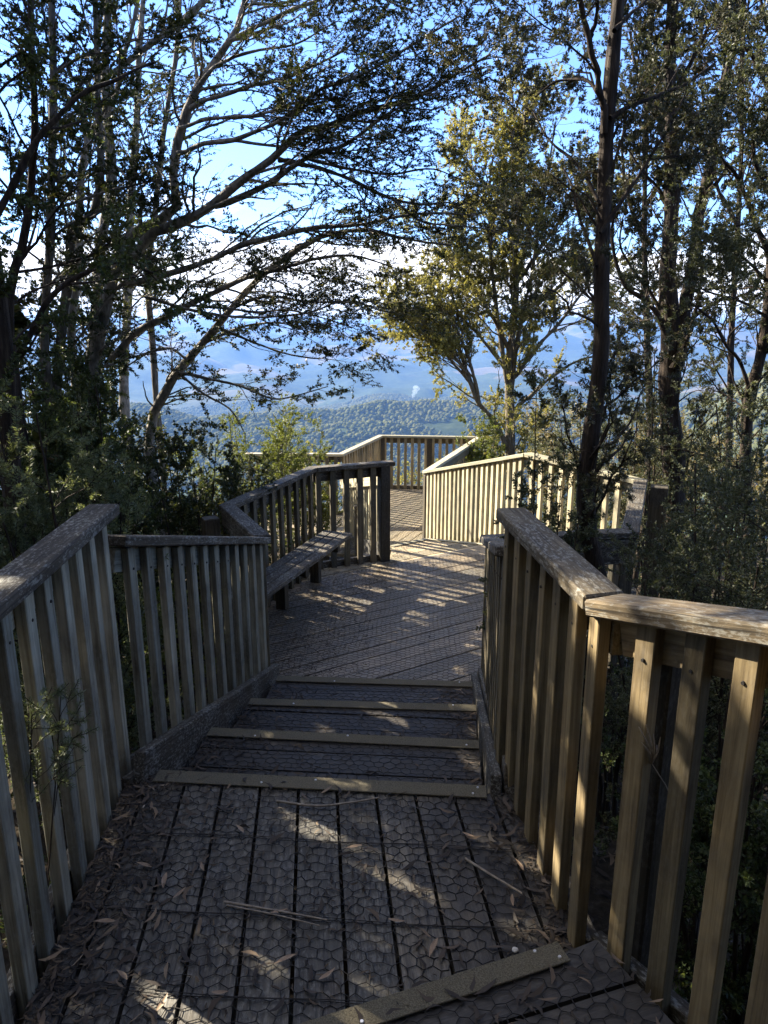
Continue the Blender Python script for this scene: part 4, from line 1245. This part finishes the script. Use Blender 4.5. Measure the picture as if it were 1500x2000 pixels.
# bare dry twig between the foreground pickets
def twig(name, base, limbs, label, mat='stick'):
    root = thing(name, base, label, 'twig')
    PT = [spline(np.array(p), 8) for p in limbs]
    PT = np.stack(PT)
    RD = np.stack([np.linspace(0.0035, 0.0012, 8)] * len(limbs))
    V, F = tube(PT, RD, 5)
    link_mesh('branches', np_mesh('branches', V - np.array(base), F, True), M[mat], root)
    return root
b_ = P(1325, 1620, 1.55)
tips = [(1248, 1420), (1262, 1415), (1275, 1425), (1290, 1440), (1253, 1450), (1283, 1455)]
joint = P(1272, 1490, 1.53)
base3 = P(1300, 1800, 1.62)
twig('dry_twig', tuple(base3), [[base3, b_, (b_ + joint) / 2 + np.array([0.01, 0, 0.01]), joint]] +
     [[joint, joint * 0.6 + P(u, v, 1.5) * 0.4 + np.array([0.006, 0, 0.003]), P(u, v, 1.5 + 0.02 * (i % 3))] for i, (u, v) in enumerate(tips)],
     'pale dry twig poking up between the foreground pickets')

# ------------------------------------------------------------------ shade trees of the same wood, left of the walk
def wood_tree(seed, x, y, h, spread, label, clear=0.3, n=10, leafm='lf_beech', big=0.085):
    g = np.random.default_rng(seed)
    z0 = float(ground_z(x, y))
    limbs = [(np.array([[x, y, z0 - 0.1], [x + 0.1, y, z0 + h * 0.35], [x - 0.05, y + 0.1, z0 + h * 0.7], [x + 0.1, y, z0 + h]]), 0.12, 0.03)]
    for k in range(n):
        t = clear + (1 - clear) * (k + 0.5) / n
        a = 2.4 * k + g.uniform(-0.4, 0.4)
        q = spread * (1.1 - 0.6 * t)
        s = np.array([x, y, z0 + h * t])
        e = s + np.array([q * math.cos(a), q * math.sin(a), h * 0.12])
        limbs.append((np.array([s, (s + e) / 2 + np.array([0, 0, 0.15]), e]), 0.04, 0.012))
    return plant('beech_tree', (x, y, z0), label, 'tree', GT, limbs,
                 [dict(per_m=6, length=0.9, angle=0.8, trop=(0, 0, 0.05), wob=0.15, K=6, tmin=0.25, flat=0.6, rr=0.45, rmax=0.012),
                  dict(per_m=7, length=0.38, angle=0.8, wob=0.2, K=4, tmin=0.1, flat=0.6, rr=0.5, rmax=0.005)],
                 [(2, dict(per_m=110 * (0.085 / big) * 0.8, size=big, aspect=0.6, flat=0.5))], 'bark_grey', leafm, g, sides=(8, 4, 3, 3))
wood_tree(501, -4.5, 4.5, 4.7, 1.9, 'broad beech standing left of the landing beyond the frame edge', 0.2, 13)
wood_tree(502, -4.3, 2.8, 7.0, 1.7, 'beech standing left of the top deck beyond the frame edge', 0.2, 12)
wood_tree(503, -5.6, 6.3, 8.0, 2.0, 'leafy beech deep in the wood left of the bench', 0.22, 13)
for i, (x, y, lab) in enumerate([(-1.4, -2.9, 'leafy tree added unseen on the bank behind the viewer'), (1.3, -2.9, 'leafy tree added unseen on the bank to the right behind the viewer'),
                                 (-3.5, -1.9, 'leafy tree added unseen to the left behind the viewer'), (3.4, -2.1, 'leafy tree added unseen to the right behind the viewer'),
                                 (0.0, -5.0, 'leafy tree added unseen farther up the bank behind the viewer'), (-5.4, -0.3, 'leafy tree added unseen far left behind the viewer'),
                                 (5.0, -0.6, 'leafy tree added unseen far right behind the viewer')]):
    wood_tree(507 + i, x, y, 6.8, 2.2, lab, 0.05, 18, big=0.14)  # unseen large-leaved trees added behind the viewer to block sky light
wood_tree(504, -6.9, 8.6, 8.0, 2.0, 'leafy beech deep in the wood behind the left trunks', 0.22, 12)

# ------------------------------------------------------------------ ground cover and litter
def scatter_leaves(name, P3, size, aspect, mat, label, cat, g, curl=0.25, tilt=0.35, nseg=3):
    """long curled dead leaves lying at the points P3"""
    n = len(P3)
    yaw = g.uniform(0, 2 * math.pi, n)
    s = size * g.uniform(0.5, 1.35, n)
    ax = np.stack([np.cos(yaw), np.sin(yaw), g.normal(0, tilt * 0.4, n)], 1)
    ax = unit(ax)
    sd = unit(np.cross(np.array([0, 0, 1.0]), ax) + np.stack([np.zeros(n), np.zeros(n), g.normal(0, tilt, n)], 1))
    up = np.cross(ax, sd)
    bend = g.normal(0, 0.18, n)
    V = np.zeros((n, 8, 3))
    for k, (t, w) in enumerate(((0, 0.12), (0.33, 1.0), (0.7, 0.75), (1.0, 0.05))):
        c = P3 + ax * ((t - 0.5) * s)[:, None] + sd * (bend * s * (t - 0.5) ** 2 * 4)[:, None] + up * (curl * s * (t - 0.5) ** 2 * g.uniform(0, 1.4, n))[:, None]
        hw = (s * aspect * 0.5 * w)[:, None]
        V[:, 2 * k] = c + sd * hw + up * hw * 0.5
        V[:, 2 * k + 1] = c - sd * hw + up * hw * 0.5
    b = (np.arange(n) * 8)[:, None]
    F = np.concatenate([b + np.array([[2 * k, 2 * k + 1, 2 * k + 3, 2 * k + 2]]) for k in range(3)], 0)
    o = link_mesh(name, np_mesh(name, V.reshape(-1, 3), F), M[mat])
    return tag(o, label, cat, kind='stuff')

def rand_in(poly, n, g, bias=None):
    pts = np.array(poly)
    lo, hi = pts.min(0), pts.max(0)
    out = np.zeros((0, 2))
    while len(out) < n:
        q = g.uniform(0, 1, (n * 3, 2)) * (hi - lo) + lo
        q = q[inside(poly, q[:, 0], q[:, 1])]
        if bias is not None:
            q = q[g.uniform(0, 1, len(q)) < bias(q[:, 0], q[:, 1])]
        out = np.vstack([out, q])
    return out[:n]

g = np.random.default_rng(600)
land_bias = lambda x, y: np.clip(0.06 + 1.2 * np.exp(-np.abs(x + 0.93) / 0.16) + 0.8 * np.exp(-np.abs(x - 0.50) / 0.10), 0, 1)
q1 = rand_in(LAND_POLY, 420, g, land_bias)
q2 = rand_in(LAND_POLY, 90, g)
q = np.vstack([q1, q2])
P3 = np.column_stack([q, np.full(len(q), 0.010)])
tr = []
for k in range(3):
    (a, b, z), (a2, b2, z2) = NOS[k], NOS[k + 1]
    poly = [(a[0], a[1] + 0.05), (b[0], b[1] + 0.05), (b2[0], b2[1] - 0.03), (a2[0], a2[1] - 0.03)]
    qq = rand_in(poly, 130, g, lambda x, y: np.clip(0.12 + np.exp(-np.abs(x + 0.82) / 0.16) + np.exp(-np.abs(x - 0.45) / 0.1), 0, 1))
    tr.append(np.column_stack([qq, np.full(len(qq), z2 + 0.010)]))
qt = rand_in(POLY_TOP, 300, g, lambda x, y: (y > 0.9) * 1.0)
tr.append(np.column_stack([qt, np.full(len(qt), 0.17)]))
P3 = np.vstack([P3] + tr)
scatter_leaves('dead_leaves', P3, 0.056, 0.19, 'litter', 'curled dead gum leaves scattered over the landing and the steps', 'leaf litter', g)
# fine crumbs along the edges
q = np.vstack([rand_in(LAND_POLY, 2600, g, lambda x, y: np.clip(0.04 + 1.3 * np.exp(-np.abs(x + 0.95) / 0.10) + np.exp(-np.abs(x - 0.51) / 0.05), 0, 1))])
C3 = [np.column_stack([q, np.full(len(q), 0.006)])]
for k in range(3):
    (a, b, z), (a2, b2, z2) = NOS[k], NOS[k + 1]
    poly = [(a[0], a[1] + 0.04), (b[0], b[1] + 0.04), (b2[0], b2[1] - 0.03), (a2[0], a2[1] - 0.03)]
    qq = rand_in(poly, 500, g, lambda x, y: np.clip(0.15 + np.exp(-np.abs(x + 0.82) / 0.16) + np.exp(-np.abs(x - 0.45) / 0.08), 0, 1))
    C3.append(np.column_stack([qq, np.full(len(qq), z2 + 0.006)]))
ql = rand_in(LOW_POLY, 5200, g, lambda x, y: np.clip(0.02 + 1.2 * np.exp(-np.abs(x - (-0.55 + 0.33 * (y - 5.2))) / 0.16) + 0.3 * (x < -0.1), 0, 1))
C3.append(np.column_stack([ql, np.full(len(ql), -0.634)]))
scatter_leaves('leaf_crumbs', np.vstack(C3), 0.026, 0.2, 'litter_dark', 'dark crumbs of bark and leaf gathered along the deck edges', 'leaf litter', g)

# litter and low plants on the ground under the walk
xy = np.column_stack([g.uniform(-5, 5, 26000), g.uniform(0.0, 14, 26000)])
keep = ~inside(LOW_POLY, xy[:, 0], xy[:, 1]) & ~inside(LAND_POLY, xy[:, 0], xy[:, 1]) & ~inside(FAR_POLY, xy[:, 0], xy[:, 1])
xy = xy[keep]
scatter_leaves('ground_litter', np.column_stack([xy, ground_z(xy[:, 0], xy[:, 1]) + 0.02]), 0.07, 0.25, 'litter', 'brown fallen leaves covering the soil under the trees', 'leaf litter', g, tilt=0.6)

def ground_cover():
    g = np.random.default_rng(700)
    xy = np.column_stack([g.uniform(-5.5, 6, 6000), g.uniform(0.2, 16, 6000)])
    fb = fbm(xy[:, 0] * 0.8, xy[:, 1] * 0.8, 3, 44)
    keep = (fb > 0.42) & ~inside([(-1.0, 0), (0.58, 0), (0.62, 4.2), (2.3, 6.2), (1.6, 7.7), (0.7, 10.3), (1.9, 13.6), (-0.1, 13.8), (-2.3, 11.7), (-2.3, 9.9), (-0.7, 9.9), (-0.2, 7.2), (-1.2, 5.3), (-1.0, 2.5)], xy[:, 0], xy[:, 1])
    xy = xy[keep]
    n = len(xy)
    z = ground_z(xy[:, 0], xy[:, 1])
    h = g.uniform(0.12, 0.42, n)
    K = 5
    PT = np.zeros((n, K, 3))
    PT[:, 0] = np.column_stack([xy, z - 0.02])
    d = unit(np.column_stack([g.normal(0, 0.5, n), g.normal(0, 0.5, n), np.ones(n)]))
    for k in range(1, K):
        d = unit(d + g.normal(0, 0.2, (n, 3)))
        PT[:, k] = PT[:, k - 1] + d * (h / (K - 1))[:, None]
    RD = np.full((n, K), 0.002)
    V, F = leaves(PT, 70, 0.03, 0.5, g=g)
    o = link_mesh('ground_cover', np_mesh('ground_cover', V, F), M['lf_dark'])
    tag(o, 'low dark green undergrowth carpeting the slope beside the boardwalk', 'undergrowth', kind='stuff')
ground_cover()

# sticks and a pebble on the landing
def stick(pts, rad, label):
    pts = np.array(pts)
    base = pts.mean(0)
    PT = spline(pts, 14, 0.0)[None]
    V, F = tube(PT, np.linspace(rad, rad * 0.6, 14)[None], 6)
    o = link_mesh('fallen_stick', np_mesh('fallen_stick', V - base, F, True), M['stick'], None, base)
    tag(o, label, 'stick', 'sticks lying on the landing')
stick([(-0.49, 1.835, 0.012), (-0.33, 1.80, 0.014), (-0.17, 1.765, 0.013)], 0.0042, 'long straight dry stick lying on the landing wire')
stick([(-0.48, 1.822, 0.012), (-0.33, 1.785, 0.013), (-0.19, 1.745, 0.012)], 0.003, 'thinner stick lying against the long straight stick')
stick([(-0.40, 2.32, 0.012), (-0.25, 2.29, 0.014), (-0.12, 2.31, 0.014), (-0.02, 2.34, 0.012)], 0.005, 'bent bark strip lying below the first step edge')
stick([(0.27, 2.02, 0.012), (0.34, 1.95, 0.014), (0.43, 1.87, 0.012)], 0.005, 'short dark stick lying near the right landing fence')
def fallen_leaf(u, v, size, yaw, z=0.012):
    ry, rz = CP + (1000 - v) / F_PX * SP, -SP + (1000 - v) / F_PX * CP
    t = (z - CAM_H) / rz
    x, y = (u - 750) / F_PX * t, ry * t
    n = 9
    V, F = [], []
    for k in range(n):
        q = k / (n - 1)
        w = size * 0.115 * math.sin(math.pi * min(0.98, max(0.03, q)) ** 0.8)
        c = Vector(((q - 0.5) * size, 0.18 * size * (q - 0.4) ** 2, 0.20 * size * (q - 0.5) ** 2 + 0.002))
        for sgn in (-1, 0, 1):
            V.append((c.x, c.y + sgn * w, c.z + abs(sgn) * w * 0.45))
        if k:
            b = 3 * k
            F += [(b - 3, b - 2, b + 1, b), (b - 2, b - 1, b + 2, b + 1)]
    o = link_mesh('fallen_leaf', np_mesh('fallen_leaf', V, F, True), M['tan_leaf'], None, (x, y, z))
    o.rotation_euler = (random.uniform(-0.15, 0.15), random.uniform(-0.1, 0.1), yaw)
    tag(o, 'curled tan gum leaf lying singly on the landing wire', 'leaf', 'single tan leaves on the landing')
for k, (u, v) in enumerate([(430, 1940), (240, 1905), (320, 1722), (352, 1745), (690, 1655), (915, 1632), (1015, 1690), (845, 1852), (545, 1782), (282, 1690), (395, 1695), (318, 1960), (555, 1875), (775, 1800), (470, 1620), (1000, 1760), (640, 1905), (205, 1800)]):
    fallen_leaf(u, v, 0.046 + 0.025 * ((k * 7) % 5) / 5, k * 2.4)
bm = bmesh.new()
bmesh.ops.create_icosphere(bm, subdivisions=2, radius=0.009)
for v in bm.verts:
    v.co.z *= 0.7
    v.co *= random.uniform(0.92, 1.06)
me = bpy.data.meshes.new('pebble'); bm.to_mesh(me); bm.free()
pb = link_mesh('pebble', me, M['stone'], None, (0.372, 1.66, 0.012))
tag(pb, 'small white pebble on the landing beside the near gritted edge', 'pebble')

# ------------------------------------------------------------------ smoke and haze
def volume_mat(name, col, dens, noise=False):
    m, nt, out = new_mat(name)
    v = N(nt, 'ShaderNodeVolumePrincipled')
    v.inputs['Color'].default_value = (*col, 1)
    v.inputs['Density'].default_value = dens
    v.inputs['Anisotropy'].default_value = 0.2
    nt.links.new(v.outputs[0], out.inputs['Volume'])
    return m
HAZE_D = 1.2e-4
sm = P(806, 768, 2650)
bm = bmesh.new()
for k in range(9):
    t = k / 8
    mat_ = Matrix.Translation((float(4 * math.sin(k * 2.1) + 15 * t), float(8 * math.cos(k * 1.7)), -14 + 34 * t)) @ Matrix.Diagonal((4 + 8 * t, 5 + 7 * t, 5 + 4 * t, 1))
    bmesh.ops.create_icosphere(bm, subdivisions=2, radius=1.0, matrix=mat_)
me = bpy.data.meshes.new('smoke'); bm.to_mesh(me); bm.free()
so = link_mesh('smoke', me, volume_mat('smoke_air', (0.86, 0.95, 1.0), 0.02), None, tuple(sm))
tag(so, 'small pale puff of smoke rising from the valley forest', 'smoke', kind='stuff')
bm = bmesh.new()
bmesh.ops.create_cube(bm, size=1.0)
me = bpy.data.meshes.new('haze')
zlo, zhi = float(TZ.min()) - 1.0, max(float(TZ.max()) + 4, 12.0)
for v in bm.verts:
    v.co.x *= 60000; v.co.y *= 60000
    v.co.z = zlo if v.co.z < 0 else zhi
bm.to_mesh(me); bm.free()
hz = link_mesh('haze', me, volume_mat('haze_air', (0.17, 0.34, 0.72), HAZE_D))
tag(hz, 'blue haze filling the valley and fading the far hills', 'haze', kind='stuff')

# ------------------------------------------------------------------ sky, sun, camera
w = bpy.data.worlds.new('World')
scene.world = w
w.use_nodes = True
nt = w.node_tree
nt.nodes.clear()
L = nt.links.new
wo = nt.nodes.new('ShaderNodeOutputWorld')
bg = nt.nodes.new('ShaderNodeBackground')
sky = nt.nodes.new('ShaderNodeTexSky')
sky.sky_type = 'NISHITA'
sky.sun_disc = False
sky.sun_elevation = SUN_EL
sky.sun_rotation = math.atan2(SUN_AZ_VEC[0], SUN_AZ_VEC[1])
sky.altitude = 1800
sky.air_density = 1.0
sky.dust_density = 0.0
sky.ozone_density = 5.0
SKY_S = 0.095
bg.inputs[1].default_value = SKY_S
tc = nt.nodes.new('ShaderNodeTexCoord')
sep = nt.nodes.new('ShaderNodeSeparateXYZ')
L(tc.outputs['Generated'], sep.inputs[0])
mp = nt.nodes.new('ShaderNodeMapping')
mp.inputs['Scale'].default_value = (2.2, 2.2, 9.0)
L(tc.outputs['Generated'], mp.inputs[0])
nz = N(nt, 'ShaderNodeTexNoise', Scale=1.6, Detail=7.0, Roughness=0.55)
L(mp.outputs[0], nz.inputs['Vector'])
# a bank of cloud low over the horizon, thicker to the left
band = ramp(nt, sep.outputs[2], [(0.0, (0.45, 0.45, 0.45)), (0.025, (0.66, 0.66, 0.66)), (0.075, (0.55, 0.55, 0.55)), (0.13, (0.15, 0.15, 0.15)), (0.3, (0.0, 0.0, 0.0))])
leftw = N(nt, 'ShaderNodeMapRange')
leftw.inputs['From Min'].default_value = 0.1; leftw.inputs['From Max'].default_value = -0.55
leftw.inputs['To Max'].default_value = 0.22
L(sep.outputs[0], leftw.inputs['Value'])
high = ramp(nt, sep.outputs[2], [(0.42, (0, 0, 0)), (0.60, (0.335, 0.335, 0.335))])  # unseen overhead cloud added to whiten the fill light
cov = math_n(nt, 'ADD', math_n(nt, 'ADD', math_n(nt, 'ADD', nz.outputs[0], band), leftw.outputs[0]), high)
mask = ramp(nt, cov, [(0.86, (0, 0, 0)), (1.06, (1, 1, 1))])
hz_up = N(nt, 'ShaderNodeMath', operation='GREATER_THAN')
hz_up.inputs[1].default_value = -0.01
L(sep.outputs[2], hz_up.inputs[0])
mask2 = math_n(nt, 'MULTIPLY', mask, hz_up.outputs[0])
blue = mixc(nt, 1.0, sky.outputs[0], (0.74, 0.76, 0.88), 'MULTIPLY')
col = mixc(nt, math_n(nt, 'MULTIPLY', mask2, 0.86), blue, (5.6, 5.25, 4.95))
L(col, bg.inputs[0])
L(bg.outputs[0], wo.inputs[0])

ld = bpy.data.lights.new('sun', 'SUN')
ld.energy = 4.5
ld.angle = R(0.5)
ld.color = (1.0, 0.90, 0.74)
lo = bpy.data.objects.new('sun', ld)
COL.objects.link(lo)
to_sun = Vector((SUN_AZ_VEC[0] * math.cos(SUN_EL), SUN_AZ_VEC[1] * math.cos(SUN_EL), math.sin(SUN_EL)))
lo.rotation_euler = to_sun.to_track_quat('Z', 'Y').to_euler()
lo.location = to_sun * 30

cd = bpy.data.cameras.new('camera')
cam = bpy.data.objects.new('camera', cd)
COL.objects.link(cam)
cam.location = (0, 0, CAM_H)
cam.rotation_euler = (R(90) - PITCH, 0, 0)
cd.sensor_fit = 'VERTICAL'
cd.sensor_height = 24.0
cd.lens = 24.0 * F_PX / 2000.0
cd.clip_start = 0.05
cd.clip_end = 60000
scene.camera = cam

scene.render.resolution_x, scene.render.resolution_y = 768, 1024
vs = scene.view_settings
vs.view_transform = 'Standard'
vs.look = 'None'
vs.exposure = 2.5
vs.gamma = 1.0
vs.use_curve_mapping = False
cy = scene.cycles
cy.max_bounces = 4
cy.diffuse_bounces = 2
cy.glossy_bounces = 2
cy.transmission_bounces = 3
cy.volume_bounces = 0
cy.transparent_max_bounces = 4
cy.use_denoising = True

print('LEAVES', LEAF_COUNT)
